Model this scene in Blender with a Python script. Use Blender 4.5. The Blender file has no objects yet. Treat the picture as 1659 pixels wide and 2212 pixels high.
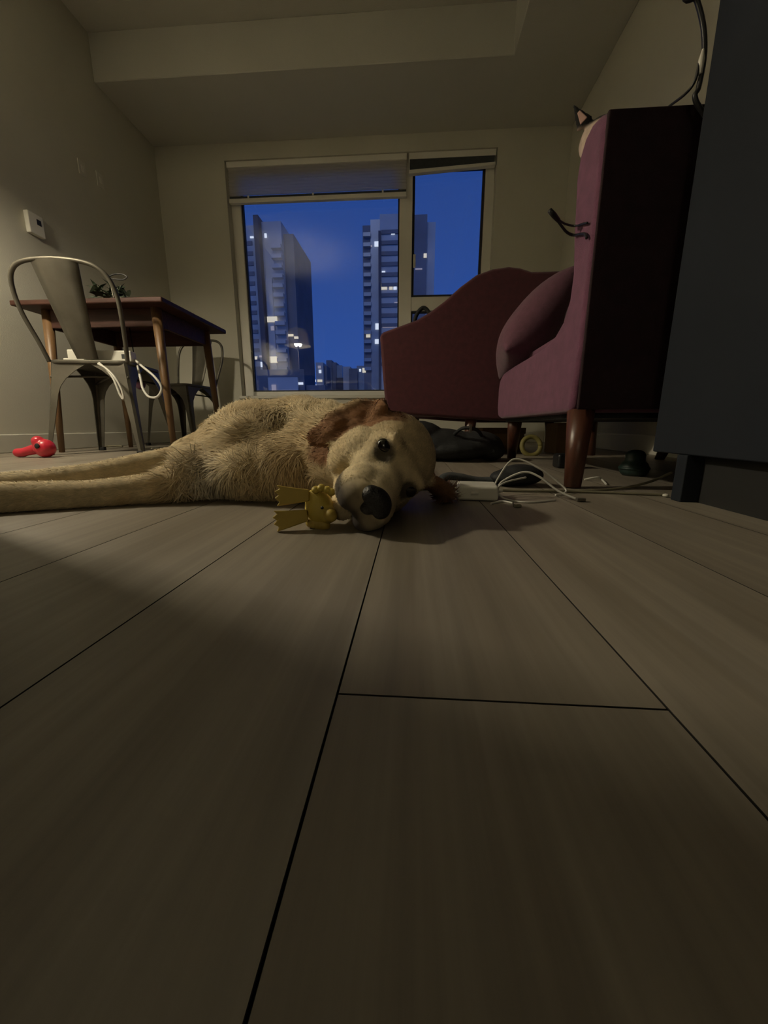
import bpy, bmesh, math, random
import numpy as np
from mathutils import Vector, Matrix
random.seed(7); rng = np.random.default_rng(7)
scene = bpy.context.scene
COL = scene.collection

# ------------------------------------------------------------------ camera
CAM_H, FPX = 0.14, 831.0
PITCH, YAW = math.radians(12.48), math.radians(4.07)
cam_data = bpy.data.cameras.new('camera')
cam = bpy.data.objects.new('camera', cam_data); COL.objects.link(cam)
cam.location = (0, 0, CAM_H)
cam.rotation_euler = (math.pi/2 - PITCH, 0, YAW)
cam_data.sensor_fit = 'VERTICAL'; cam_data.sensor_height = 24.0
cam_data.lens = FPX/2212*24.0
cam_data.clip_start = 0.01; cam_data.clip_end = 3000
scene.camera = cam
# survey helper: point on the photograph -> real place at a known depth / height / side distance
_cp, _sp, _cy, _sy = math.cos(PITCH), math.sin(PITCH), math.cos(YAW), math.sin(YAW)
_R = Vector((_cy, _sy, 0)); _F = Vector((-_sy*_cp, _cy*_cp, -_sp)); _U = Vector((-_sy*_sp, _cy*_sp, _cp))
_C = Vector((0, 0, CAM_H))
def _ray(u, v): return _F*FPX + _R*(u-829.5) + _U*(1106-v)
def atY(u, v, Y): d = _ray(u, v); return _C + d*(Y/d.y)
def atX(u, v, X): d = _ray(u, v); return _C + d*(X/d.x)
def atZ(u, v, z=0.0): d = _ray(u, v); return _C + d*((z-CAM_H)/d.z)

# ------------------------------------------------------------------ world, lights, exposure
world = bpy.data.worlds.new('dusk_sky'); scene.world = world
world.use_nodes = True
wn = world.node_tree; wn.nodes.clear()
w_out = wn.nodes.new('ShaderNodeOutputWorld'); w_bg = wn.nodes.new('ShaderNodeBackground')
w_tc = wn.nodes.new('ShaderNodeTexCoord'); w_sep = wn.nodes.new('ShaderNodeSeparateXYZ'); w_ramp = wn.nodes.new('ShaderNodeValToRGB')
w_ramp.color_ramp.elements[0].position = 0.0; w_ramp.color_ramp.elements[0].color = (0.034, 0.098, 0.380, 1)
w_ramp.color_ramp.elements[1].position = 0.95; w_ramp.color_ramp.elements[1].color = (0.012, 0.034, 0.165, 1)
wn.links.new(w_tc.outputs['Generated'], w_sep.inputs[0]); wn.links.new(w_sep.outputs['Z'], w_ramp.inputs[0])
wn.links.new(w_ramp.outputs[0], w_bg.inputs[0]); wn.links.new(w_bg.outputs[0], w_out.inputs[0])
w_bg.inputs[1].default_value = 1.0

def lamp(name, kind, loc, energy, color, rot=(0, 0, 0), **kw):
    d = bpy.data.lights.new(name, kind); d.energy = energy; d.color = color
    for k, v in kw.items(): setattr(d, k, v)
    o = bpy.data.objects.new(name, d); COL.objects.link(o); o.location = loc; o.rotation_euler = rot
    return o
WARM = (1.0, 0.88, 0.65)
LAMP = Vector((-1.86, 1.05, 1.46))
# bulb of the shaded floor lamp that stands left of the camera (its shade, pole and base are built below)
lamp('floor_lamp_bulb', 'POINT', LAMP, 92.0, WARM, shadow_soft_size=0.06)
# last afterglow of the west sky on the towers outside
lamp('afterglow_sun', 'SUN', (0, -5, 30), 0.28, (0.80, 0.85, 1.0), rot=(math.radians(62), 0, math.radians(-8)), angle=math.radians(20))

vs = scene.view_settings
vs.view_transform = 'Standard'; vs.look = 'None'; vs.gamma = 1.0; vs.use_curve_mapping = False
vs.exposure = 0.0

# ------------------------------------------------------------------ materials
def srgb(r, g, b):
    f = lambda c: (c/255/12.92) if c/255 <= 0.04045 else ((c/255+0.055)/1.055)**2.4
    return (f(r), f(g), f(b), 1.0)
def mat(name, color, rough=0.6, metal=0.0, spec=0.5, var=0.0, scale=8.0, bump=0.0, bscale=60.0, emit=None, estr=0.0, sheen=0.0, stretch=None):
    m = bpy.data.materials.new(name); m.use_nodes = True
    nt = m.node_tree; b = nt.nodes['Principled BSDF']
    b.inputs['Base Color'].default_value = color; b.inputs['Roughness'].default_value = rough
    b.inputs['Metallic'].default_value = metal; b.inputs['Specular IOR Level'].default_value = spec
    if sheen: b.inputs['Sheen Weight'].default_value = sheen
    if emit: b.inputs['Emission Color'].default_value = emit; b.inputs['Emission Strength'].default_value = estr
    tc = nt.nodes.new('ShaderNodeTexCoord'); vec = tc.outputs['Object']
    if stretch:
        mp = nt.nodes.new('ShaderNodeMapping'); mp.inputs['Scale'].default_value = stretch
        nt.links.new(vec, mp.inputs['Vector']); vec = mp.outputs[0]
    if var > 0:
        n = nt.nodes.new('ShaderNodeTexNoise'); n.inputs['Scale'].default_value = scale; n.inputs['Detail'].default_value = 5
        nt.links.new(vec, n.inputs['Vector'])
        r = nt.nodes.new('ShaderNodeValToRGB')
        lo = tuple(c*(1-var) for c in color[:3])+(1,); hi = tuple(min(1, c*(1+var)) for c in color[:3])+(1,)
        r.color_ramp.elements[0].position = 0.3; r.color_ramp.elements[0].color = lo
        r.color_ramp.elements[1].position = 0.7; r.color_ramp.elements[1].color = hi
        nt.links.new(n.outputs[0], r.inputs[0]); nt.links.new(r.outputs[0], b.inputs['Base Color'])
    if bump > 0:
        n2 = nt.nodes.new('ShaderNodeTexNoise'); n2.inputs['Scale'].default_value = bscale; n2.inputs['Detail'].default_value = 3
        nt.links.new(vec, n2.inputs['Vector'])
        bp = nt.nodes.new('ShaderNodeBump'); bp.inputs['Strength'].default_value = bump; bp.inputs['Distance'].default_value = 0.004
        nt.links.new(n2.outputs[0], bp.inputs['Height']); nt.links.new(bp.outputs[0], b.inputs['Normal'])
    return m

M = {}
M['wall'] = mat('wall_paint', (0.58, 0.56, 0.47, 1), 0.75, var=0.04, scale=2, bump=0.15, bscale=180)
M['ceiling'] = mat('ceiling_paint', (0.55, 0.54, 0.48, 1), 0.85, var=0.03, scale=2, bump=0.2, bscale=220)
M['trim'] = mat('trim_paint', (0.62, 0.60, 0.52, 1), 0.45, var=0.03, scale=5)
M['frame'] = mat('window_frame_vinyl', (0.80, 0.78, 0.70, 1), 0.45, var=0.03, scale=6)
M['gasket'] = mat('black_gasket', (0.02, 0.02, 0.022, 1), 0.6)
M['subfloor'] = mat('seam_dark', (0.012, 0.010, 0.007, 1), 0.95)
M['burg'] = mat('burgundy_upholstery', (0.062, 0.010, 0.016, 1), 0.9, var=0.18, scale=40, bump=0.35, bscale=500, sheen=0.15)
M['mauve'] = mat('plum_upholstery', (0.150, 0.050, 0.098, 1), 0.9, var=0.15, scale=40, bump=0.35, bscale=500, sheen=0.15)
M['pillow'] = mat('plum_pillow_fabric', (0.125, 0.045, 0.075, 1), 0.9, var=0.15, scale=60, bump=0.4, bscale=420, sheen=0.2)
M['plumshade'] = mat('plum_painted_shade', (0.020, 0.006, 0.010, 1), 0.95, var=0.2, scale=40, bump=0.3, bscale=500)  # plum darkened to near black: shade put into the colour
M['shade_block'] = mat('added_block_charcoal', (0.05, 0.05, 0.052, 1), 0.6, var=0.1, scale=6)  # body of the added block that keeps lamp light off the near floor
M['stone'] = mat('pale_stone', (0.45, 0.43, 0.40, 1), 0.4, var=0.15, scale=14)
M['fill_glow'] = mat('fill_lamp_glow', (0.8, 0.76, 0.66, 1), 0.8, emit=(1.0, 0.87, 0.62, 1), estr=6.5)  # glow of the added fill lamp that lifts the dog's front
M['walnut'] = mat('walnut_legs', (0.085, 0.031, 0.018, 1), 0.35, var=0.35, scale=6, stretch=(8, 8, 1))
M['tablewood'] = mat('walnut_table', (0.050, 0.019, 0.013, 1), 0.55, spec=0.25, var=0.35, scale=6, stretch=(1, 10, 10))
M['tableleg'] = mat('oak_table_leg', (0.165, 0.092, 0.040, 1), 0.45, var=0.25, scale=6, stretch=(9, 9, 1))
M['gun'] = mat('gunmetal_steel', (0.120, 0.110, 0.088, 1), 0.48, metal=0.6, var=0.2, scale=10)
M['cab'] = mat('slate_cabinet_lacquer', (0.016, 0.019, 0.026, 1), 0.7, spec=0.15, var=0.08, scale=4)
M['cabdark'] = mat('black_plinth', (0.008, 0.008, 0.008, 1), 0.7)
M['blackcloth'] = mat('black_nylon', (0.008, 0.009, 0.010, 1), 0.75, var=0.3, scale=20, bump=0.4, bscale=120)
M['black'] = mat('black_plastic', (0.012, 0.012, 0.013, 1), 0.4)
M['grey'] = mat('dark_grey_fabric', (0.045, 0.050, 0.052, 1), 0.85, var=0.2, scale=30, bump=0.3, bscale=200)
M['white'] = mat('white_plastic', (0.72, 0.70, 0.62, 1), 0.35)
M['cable'] = mat('white_cable', (0.66, 0.64, 0.58, 1), 0.45)
M['cord'] = mat('olive_cord', (0.20, 0.18, 0.12, 1), 0.6)
M['red'] = mat('red_rubber', (0.62, 0.030, 0.055, 1), 0.28, spec=0.6)
M['yellow'] = mat('yellow_rubber', (0.58, 0.44, 0.08, 1), 0.5, var=0.12, scale=30)
M['yellow2'] = mat('mustard_rubber', (0.50, 0.36, 0.07, 1), 0.55, var=0.12, scale=30)
M['green'] = mat('dark_green_rubber', (0.010, 0.028, 0.022, 1), 0.5)
M['cardboard'] = mat('cardboard', (0.27, 0.17, 0.085, 1), 0.85, var=0.12, scale=12)
M['paper'] = mat('paper', (0.70, 0.68, 0.60, 1), 0.8)
M['brown'] = mat('tan_suede', (0.16, 0.095, 0.045, 1), 0.9, var=0.2, scale=30)
M['navy'] = mat('navy_fabric', (0.012, 0.014, 0.035, 1), 0.9, bump=0.3, bscale=200)
M['olive'] = mat('olive_tape', (0.20, 0.17, 0.05, 1), 0.6)
M['leaf'] = mat('dark_foliage', (0.020, 0.032, 0.014, 1), 0.6, var=0.3, scale=30)
M['eye'] = mat('dark_brown_eye', (0.010, 0.006, 0.004, 1), 0.06, spec=0.8)
M['nose'] = mat('black_wet_nose', (0.006, 0.0055, 0.0055, 1), 0.42, bump=0.4, bscale=420)
M['catpink'] = mat('pale_pink_skin', (0.66, 0.42, 0.36, 1), 0.7)
M['tower'] = mat('tower_concrete', (0.55, 0.55, 0.56, 1), 0.8, var=0.1, scale=0.15)
M['tower_dark'] = mat('tower_dark_panel', (0.16, 0.17, 0.21, 1), 0.6, var=0.15, scale=0.2)
M['tower_glass'] = mat('tower_glazing', (0.36, 0.40, 0.45, 1), 0.25, var=0.2, scale=0.12)
M['tower_fin'] = mat('tower_navy_fin', (0.05, 0.06, 0.10, 1), 0.6)
M['lit_warm'] = mat('lit_window_warm', (0.8, 0.7, 0.5, 1), 0.5, emit=(1.0, 0.86, 0.60, 1), estr=0.62)
M['lit_white'] = mat('lit_window_white', (0.8, 0.8, 0.8, 1), 0.5, emit=(0.92, 0.96, 1.0, 1), estr=0.75)
M['lit_dim'] = mat('lit_window_dim', (0.6, 0.55, 0.5, 1), 0.5, emit=(0.80, 0.66, 0.66, 1), estr=0.26)
M['street'] = mat('night_ground', (0.05, 0.05, 0.06, 1), 0.9)

# floor boards: greyish taupe laminate, streaky along the board
def floor_material():
    m = bpy.data.materials.new('taupe_laminate'); m.use_nodes = True; nt = m.node_tree; b = nt.nodes['Principled BSDF']
    N = nt.nodes.new; L = nt.links.new
    tc = N('ShaderNodeTexCoord'); oi = N('ShaderNodeObjectInfo')
    ad = N('ShaderNodeVectorMath'); ad.operation = 'ADD'
    sc = N('ShaderNodeVectorMath'); sc.operation = 'SCALE'; sc.inputs[3].default_value = 13.0
    cb = N('ShaderNodeCombineXYZ'); L(oi.outputs['Random'], cb.inputs[0]); L(oi.outputs['Random'], cb.inputs[1]); L(cb.outputs[0], sc.inputs[0])
    L(tc.outputs['Object'], ad.inputs[0]); L(sc.outputs[0], ad.inputs[1])
    mp = N('ShaderNodeMapping'); mp.inputs['Scale'].default_value = (75, 2.2, 1); L(ad.outputs[0], mp.inputs[0])
    n1 = N('ShaderNodeTexNoise'); n1.inputs['Scale'].default_value = 1.0; n1.inputs['Detail'].default_value = 6; n1.inputs['Roughness'].default_value = 0.62; L(mp.outputs[0], n1.inputs[0])
    mp2 = N('ShaderNodeMapping'); mp2.inputs['Scale'].default_value = (14, 1.3, 1); L(ad.outputs[0], mp2.inputs[0])
    n2 = N('ShaderNodeTexNoise'); n2.inputs['Scale'].default_value = 1.0; n2.inputs['Detail'].default_value = 4; n2.inputs['Distortion'].default_value = 0.6; L(mp2.outputs[0], n2.inputs[0])
    r1 = N('ShaderNodeValToRGB'); r1.color_ramp.elements[0].position = 0.32; r1.color_ramp.elements[0].color = (0.215, 0.182, 0.140, 1)
    r1.color_ramp.elements[1].position = 0.74; r1.color_ramp.elements[1].color = (0.330, 0.292, 0.238, 1); L(n2.outputs[0], r1.inputs[0])
    r2 = N('ShaderNodeValToRGB'); r2.color_ramp.elements[0].position = 0.38; r2.color_ramp.elements[0].color = (0.80, 0.80, 0.80, 1)
    r2.color_ramp.elements[1].position = 0.80; r2.color_ramp.elements[1].color = (1.35, 1.35, 1.33, 1); L(n1.outputs[0], r2.inputs[0])
    mx = N('ShaderNodeMix'); mx.data_type = 'RGBA'; mx.blend_type = 'MULTIPLY'; mx.inputs[0].default_value = 0.6
    L(r1.outputs[0], mx.inputs[6]); L(r2.outputs[0], mx.inputs[7])
    hv = N('ShaderNodeHueSaturation'); mr = N('ShaderNodeMapRange'); mr.inputs[3].default_value = 0.93; mr.inputs[4].default_value = 1.07
    L(oi.outputs['Random'], mr.inputs[0]); L(mr.outputs[0], hv.inputs['Value']); L(mx.outputs[2], hv.inputs['Color'])
    L(hv.outputs[0], b.inputs['Base Color'])
    rr = N('ShaderNodeMapRange'); rr.inputs[3].default_value = 0.40; rr.inputs[4].default_value = 0.56; L(n2.outputs[0], rr.inputs[0]); L(rr.outputs[0], b.inputs['Roughness'])
    bp = N('ShaderNodeBump'); bp.inputs['Strength'].default_value = 0.12; bp.inputs['Distance'].default_value = 0.001; L(n1.outputs[0], bp.inputs['Height']); L(bp.outputs[0], b.inputs['Normal'])
    return m
M['floor'] = floor_material()

def glass_material(name, gloss=1.0, tint=(0.93, 0.95, 0.97, 1)):
    m = bpy.data.materials.new(name); m.use_nodes = True; nt = m.node_tree; nt.nodes.clear(); N = nt.nodes.new; L = nt.links.new
    o = N('ShaderNodeOutputMaterial'); mx = N('ShaderNodeMixShader'); t = N('ShaderNodeBsdfTransparent'); g = N('ShaderNodeBsdfGlossy'); fr = N('ShaderNodeFresnel')
    t.inputs[0].default_value = tint; g.inputs['Roughness'].default_value = 0.015; fr.inputs[0].default_value = 1.5
    ml = N('ShaderNodeMath'); ml.operation = 'MULTIPLY'; ml.inputs[1].default_value = gloss; L(fr.outputs[0], ml.inputs[0])
    L(ml.outputs[0], mx.inputs[0]); L(t.outputs[0], mx.inputs[1]); L(g.outputs[0], mx.inputs[2]); L(mx.outputs[0], o.inputs[0])
    return m
M['glass'] = glass_material('window_glass')
def shade_material():
    m = bpy.data.materials.new('shade_fabric'); m.use_nodes = True; nt = m.node_tree; nt.nodes.clear(); N = nt.nodes.new; L = nt.links.new
    o = N('ShaderNodeOutputMaterial'); mx = N('ShaderNodeMixShader'); d = N('ShaderNodeBsdfDiffuse'); t = N('ShaderNodeBsdfTranslucent')
    w = N('ShaderNodeTexWave'); w.inputs['Scale'].default_value = 60; w.bands_direction = 'Z'; r = N('ShaderNodeValToRGB'); tc = N('ShaderNodeTexCoord')
    r.color_ramp.elements[0].color = (0.82, 0.80, 0.78, 1); r.color_ramp.elements[1].color = (0.90, 0.88, 0.85, 1)
    L(tc.outputs['Object'], w.inputs[0]); L(w.outputs[0], r.inputs[0]); L(r.outputs[0], d.inputs[0]); L(r.outputs[0], t.inputs[0])
    mx.inputs[0].default_value = 0.85; L(d.outputs[0], mx.inputs[1]); L(t.outputs[0], mx.inputs[2]); L(mx.outputs[0], o.inputs[0])
    return m
M['shade'] = shade_material()
def lampshade_material():
    m = bpy.data.materials.new('lampshade_linen'); m.use_nodes = True; nt = m.node_tree; nt.nodes.clear(); N = nt.nodes.new; L = nt.links.new
    o = N('ShaderNodeOutputMaterial'); mx = N('ShaderNodeMixShader'); d = N('ShaderNodeBsdfDiffuse'); t = N('ShaderNodeBsdfTranslucent'); n = N('ShaderNodeTexNoise'); r = N('ShaderNodeValToRGB')
    n.inputs['Scale'].default_value = 90; r.color_ramp.elements[0].color = (0.60, 0.55, 0.45, 1); r.color_ramp.elements[1].color = (0.74, 0.70, 0.60, 1)
    L(n.outputs[0], r.inputs[0]); L(r.outputs[0], d.inputs[0]); L(r.outputs[0], t.inputs[0]); mx.inputs[0].default_value = 0.30
    L(d.outputs[0], mx.inputs[1]); L(t.outputs[0], mx.inputs[2]); L(mx.outputs[0], o.inputs[0]); return m
M['lampshade'] = lampshade_material()

def fur_material(name, rough=0.75, sheen=0.25):
    m = bpy.data.materials.new(name); m.use_nodes = True; nt = m.node_tree; b = nt.nodes['Principled BSDF']
    a = nt.nodes.new('ShaderNodeVertexColor'); a.layer_name = 'coat'
    n = nt.nodes.new('ShaderNodeTexNoise'); n.inputs['Scale'].default_value = 55; n.inputs['Detail'].default_value = 4
    r = nt.nodes.new('ShaderNodeValToRGB'); r.color_ramp.elements[0].position = 0.3; r.color_ramp.elements[0].color = (0.72, 0.70, 0.66, 1); r.color_ramp.elements[1].position = 0.7; r.color_ramp.elements[1].color = (1.1, 1.1, 1.1, 1)
    x = nt.nodes.new('ShaderNodeMix'); x.data_type = 'RGBA'; x.blend_type = 'MULTIPLY'; x.inputs[0].default_value = 0.7
    tc = nt.nodes.new('ShaderNodeTexCoord'); nt.links.new(tc.outputs['Object'], n.inputs[0]); nt.links.new(n.outputs[0], r.inputs[0])
    nt.links.new(a.outputs[0], x.inputs[6]); nt.links.new(r.outputs[0], x.inputs[7]); nt.links.new(x.outputs[2], b.inputs['Base Color'])
    b.inputs['Roughness'].default_value = rough; b.inputs['Sheen Weight'].default_value = sheen; b.inputs['Specular IOR Level'].default_value = 0.25
    return m
M['fur'] = fur_material('dog_coat', 0.8, 0.06); M['catfur'] = fur_material('cat_coat', 0.7, 0.1)

# ------------------------------------------------------------------ mesh helpers
class MB:
    """collects shapes; build() links them as ONE mesh object"""
    def __init__(s): s.v = []; s.f = []; s.sm = []
    def add(s, vs, fs, smooth=False):
        o = len(s.v); s.v += [tuple(p) for p in vs]; s.f += [tuple(i+o for i in f) for f in fs]; s.sm += [smooth]*len(fs); return s
    def box(s, lo, hi):
        x0, y0, z0 = lo; x1, y1, z1 = hi
        return s.add([(x0,y0,z0),(x1,y0,z0),(x1,y1,z0),(x0,y1,z0),(x0,y0,z1),(x1,y0,z1),(x1,y1,z1),(x0,y1,z1)],
                     [(3,2,1,0),(4,5,6,7),(0,1,5,4),(1,2,6,5),(2,3,7,6),(3,0,4,7)])
    def prism(s, pts, axis, a, b, smooth=False):
        """closed polygon of 2-D points, pushed from a to b along axis (x: pts are (y,z); y: (x,z); z: (x,y))"""
        n = len(pts)
        mk = {'x': lambda p, t: (t, p[0], p[1]), 'y': lambda p, t: (p[0], t, p[1]), 'z': lambda p, t: (p[0], p[1], t)}[axis]
        return s.add([mk(p, a) for p in pts]+[mk(p, b) for p in pts],
                     [tuple(range(n))[::-1], tuple(range(n, 2*n))]+[(i, (i+1) % n, n+(i+1) % n, n+i) for i in range(n)], smooth)
    def tube(s, pts, r, n=8, cap=True):
        pts = [Vector(p) for p in pts]; rs = r if hasattr(r, '__len__') else [r]*len(pts)
        t0 = (pts[1]-pts[0]).normalized(); a = Vector((0, 0, 1)) if abs(t0.z) < 0.9 else Vector((1, 0, 0)); u = t0.cross(a).normalized()
        vs = []
        for i, p in enumerate(pts):
            t = ((pts[min(i+1, len(pts)-1)]-pts[max(i-1, 0)])).normalized(); u = (u-t*u.dot(t)).normalized(); w = t.cross(u)
            for k in range(n):
                an = 2*math.pi*k/n; vs.append(p+(u*math.cos(an)+w*math.sin(an))*rs[i])
        fs = [(i*n+k, i*n+(k+1) % n, (i+1)*n+(k+1) % n, (i+1)*n+k) for i in range(len(pts)-1) for k in range(n)]
        if cap: fs += [tuple(range(n))[::-1], tuple(range((len(pts)-1)*n, len(pts)*n))]
        return s.add(vs, fs, True)
    def ell(s, c, rad, basis=None, nu=16, nv=10):
        c = Vector(c); B = basis or (Vector((1, 0, 0)), Vector((0, 1, 0)), Vector((0, 0, 1)))
        P = lambda x, y, z: c+B[0]*(x*rad[0])+B[1]*(y*rad[1])+B[2]*(z*rad[2])
        vs = [P(0, 0, -1)]
        for j in range(1, nv):
            t = -math.pi/2+math.pi*j/nv
            for i in range(nu): a = 2*math.pi*i/nu; vs.append(P(math.cos(t)*math.cos(a), math.cos(t)*math.sin(a), math.sin(t)))
        vs.append(P(0, 0, 1)); L = len(vs)-1
        fs = [(0, 1+(i+1) % nu, 1+i) for i in range(nu)]
        for j in range(nv-2):
            for i in range(nu): a = 1+j*nu+i; b = 1+j*nu+(i+1) % nu; fs.append((a, b, b+nu, a+nu))
        fs += [(L, L-nu+i, L-nu+(i+1) % nu) for i in range(nu)]
        return s.add(vs, fs, True)
    def caps(s, p, r, q, t, n=9):
        p = Vector(p); q = Vector(q)
        for i in range(n): k = i/(n-1); rr = r+(t-r)*k; s.ell(p.lerp(q, k), (rr, rr, rr), None, 14, 9)
        return s
    def lathe(s, prof, c, n=20, axis=None):
        c = Vector(c); ax = (axis or Vector((0, 0, 1))).normalized(); a = Vector((1, 0, 0)) if abs(ax.x) < 0.9 else Vector((0, 1, 0))
        u = ax.cross(a).normalized(); w = ax.cross(u); vs = []
        for r, z in prof:
            for k in range(n): an = 2*math.pi*k/n; vs.append(c+ax*z+(u*math.cos(an)+w*math.sin(an))*max(r, 1e-5))
        m = len(prof)
        fs = [(i*n+k, i*n+(k+1) % n, (i+1)*n+(k+1) % n, (i+1)*n+k) for i in range(m-1) for k in range(n)]
        fs += [tuple(range(n))[::-1], tuple(range((m-1)*n, m*n))]
        return s.add(vs, fs, True)
    def mesh(s, name):
        me = bpy.data.meshes.new(name); me.from_pydata(s.v, [], s.f); me.polygons.foreach_set('use_smooth', s.sm); me.validate()
        bm = bmesh.new(); bm.from_mesh(me); bmesh.ops.recalc_face_normals(bm, faces=bm.faces); bm.to_mesh(me); bm.free()
        return me
    def build(s, name, material, parent=None, bevel=0.0, segs=2, sub=0):
        o = bpy.data.objects.new(name, s.mesh(name)); COL.objects.link(o); o.data.materials.append(material)
        if parent: o.parent = parent
        if bevel:
            b = o.modifiers.new('bevel', 'BEVEL'); b.width = bevel; b.segments = segs; b.limit_method = 'ANGLE'; b.angle_limit = math.radians(40)
            if segs > 1:
                for p in o.data.polygons: p.use_smooth = True
                b.harden_normals = True
        if sub:
            d = o.modifiers.new('subdivision', 'SUBSURF'); d.levels = sub; d.render_levels = sub
        return o
def tag(o, label=None, cat=None, group=None, kind=None):
    if label: o['label'] = label
    if cat: o['category'] = cat
    if group: o['group'] = group
    if kind: o['kind'] = kind
    return o
def empty(name, loc=(0, 0, 0), rz=0.0):
    o = bpy.data.objects.new(name, None); COL.objects.link(o); o.location = loc; o.rotation_euler = (0, 0, rz); o.empty_display_size = 0.05
    return o
def hang(o, parent):
    """make o a child while its vertices stay given in world coordinates"""
    o.parent = parent; o.matrix_parent_inverse = Matrix.LocRotScale(parent.location, parent.rotation_euler, None).inverted(); return o
def catmull(pts, n=8):
    pts = [Vector(p) for p in pts]; out = []
    for i in range(len(pts)-1):
        a, b, c, d = pts[max(i-1, 0)], pts[i], pts[i+1], pts[min(i+2, len(pts)-1)]
        for k in range(n):
            t = k/n; out.append(0.5*((2*b)+(c-a)*t+(2*a-5*b+4*c-d)*t*t+(3*b-a-3*c+d)*t**3))
    out.append(pts[-1]); return out

# ------------------------------------------------------------------ the room
XL, XR, YB, YF = -2.21, 1.22, 3.69, -2.6
ZLOW, ZHIGH = 2.445, 2.72
YDROP, XDROP = 3.06, 0.61
fl = MB().box((XL, YF, -0.06), (XR, YB, -0.008)).build('floor', M['subfloor']); tag(fl, 'taupe laminate plank floor of the room', 'floor', kind='structure')
W = 0.1697; X0 = -0.0378; GAP = 0.0009
plank_cache = {}
def plank(x0, x1, y0, y1):
    key = (round(x1-x0, 4), round(y1-y0, 4))
    if key not in plank_cache:
        mb = MB().box((GAP/2, GAP/2, -0.008), (key[0]-GAP/2, key[1]-GAP/2, 0.0)); me = mb.mesh('plank'); me.materials.append(M['floor']); me.materials.append(M['subfloor'])
        for pg in me.polygons: pg.material_index = 0 if pg.normal.z > 0.9 else 1
        plank_cache[key] = me
    o = bpy.data.objects.new('plank', plank_cache[key]); COL.objects.link(o); o.parent = fl; o.location = (x0, y0, 0)
    b = o.modifiers.new('bevel', 'BEVEL'); b.width = 0.00025; b.segments = 1; b.material = 1
    return o
PL = 1.22
c0 = math.floor((XL-X0)/W)
for c in range(c0, int((XR-X0)/W)+1):
    xa, xb = max(X0+c*W, XL), min(X0+(c+1)*W, XR)
    if xb-xa < 0.01: continue
    off = 0.1785 if c == 0 else (0.1785+PL*((c*0.37) % 1.0)+(0.25 if c in (-1, 1) else 0.0))
    if c in (-1,): off = 0.1785+0.86
    if c == 1: off = 0.1785+0.80
    if c == -2: off = 0.1785+0.72
    if c == -3: off = 0.1785+0.95
    y = off-PL*6
    while y < YB:
        a, b = max(y, YF), min(y+PL, YB)
        if b-a > 0.02: plank(xa, xb, a, b)
        y += PL

# left, right, front walls (thick, light-tight)
tag(MB().box((XL-0.15, YF-0.15, -0.06), (XL, YB+0.25, 2.95)).build('wall_left', M['wall']), 'plain greige painted wall behind the dining table', 'wall', kind='structure')
tag(MB().box((XR, YF-0.15, -0.06), (XR+0.15, YB+0.25, 2.95)).build('wall_right', M['wall']), 'plain greige painted wall behind the armchairs', 'wall', kind='structure')
tag(MB().box((XL, YF-0.15, -0.06), (XR, YF, 2.95)).build('wall_front', M['wall']), 'plain greige wall opposite the window', 'wall', kind='structure')
# back wall with the window opening
WX0, WX1, WZ0, WZ1 = -1.610, 0.652, 0.425, 2.325
bw = MB()
bw.box((XL, YB, -0.06), (WX0, YB+0.20, 2.95)); bw.box((WX1, YB, -0.06), (XR, YB+0.20, 2.95))
bw.box((WX0, YB, -0.06), (WX1, YB+0.20, WZ0)); bw.box((WX0, YB, WZ1), (WX1, YB+0.20, 2.95))
tag(bw.build('wall_back', M['wall']), 'greige wall holding the large window', 'wall', kind='structure')
# ceiling: tray with a dropped border along the window and the right wall
ce = MB(); ce.box((XL, YF, ZHIGH), (XR, YB, ZHIGH+0.15)); co = ce.build('ceiling', M['ceiling']); tag(co, 'painted ceiling with a raised tray', 'ceiling', kind='structure')
dr = MB().prism([(XL, YB), (XL, YDROP), (XDROP, YDROP), (XDROP, YF), (XR, YF), (XR, YB)], 'z', ZLOW, ZHIGH)
d_o = dr.build('dropped_border', M['ceiling'], co, bevel=0.004, segs=1)
# baseboards
BBH = 0.10
def baseboard(name, lo, hi, label):
    tag(MB().box(lo, hi).build(name, M['trim'], bevel=0.004, segs=1), label, 'baseboard', kind='structure')
baseboard('baseboard_left', (XL, YF, 0), (XL+0.012, YB, BBH), 'pale baseboard along the wall by the dining table')
baseboard('baseboard_right', (XR-0.012, YF, 0), (XR, YB, BBH), 'pale baseboard along the wall behind the armchairs')
baseboard('baseboard_back', (XL+0.012, YB-0.012, 0), (XR-0.012, YB, BBH), 'pale baseboard under the window')
baseboard('baseboard_front', (XL+0.012, YF, 0), (XR-0.012, YF+0.012, BBH), 'pale baseboard opposite the window')

# floor lamp beside the left wall (seen in the window's reflection)
lf = empty('floor_lamp', (LAMP.x, LAMP.y, 0)); tag(lf, 'floor lamp with a pale drum shade beside the left wall', 'floor lamp')
MB().lathe([(0.14, 0.0), (0.14, 0.012), (0.13, 0.018), (0.014, 0.024)], (0, 0, 0), 32).build('base', M['black'], lf)
MB().tube([(0, 0, 0.02), (0, 0, 0.7), (0, 0, LAMP.z-0.06)], 0.010, 12).build('pole', M['black'], lf)
MB().lathe([(0.022, -0.075), (0.022, -0.045), (0.016, -0.040)], (0, 0, LAMP.z), 16).build('socket', M['black'], lf)
prof_ = [(0.205, -0.045), (0.145, 0.20), (0.142, 0.20), (0.202, -0.045)]; n_ = 36; vs_ = []; fs_ = []
for r_, z_ in prof_:
    for k_ in range(n_): an_ = 2*math.pi*k_/n_; vs_.append((r_*math.cos(an_), r_*math.sin(an_), LAMP.z+z_))
for i_ in range(4):
    for k_ in range(n_): j_ = (i_+1) % 4; fs_.append((i_*n_+k_, i_*n_+(k_+1) % n_, j_*n_+(k_+1) % n_, j_*n_+k_))
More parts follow.
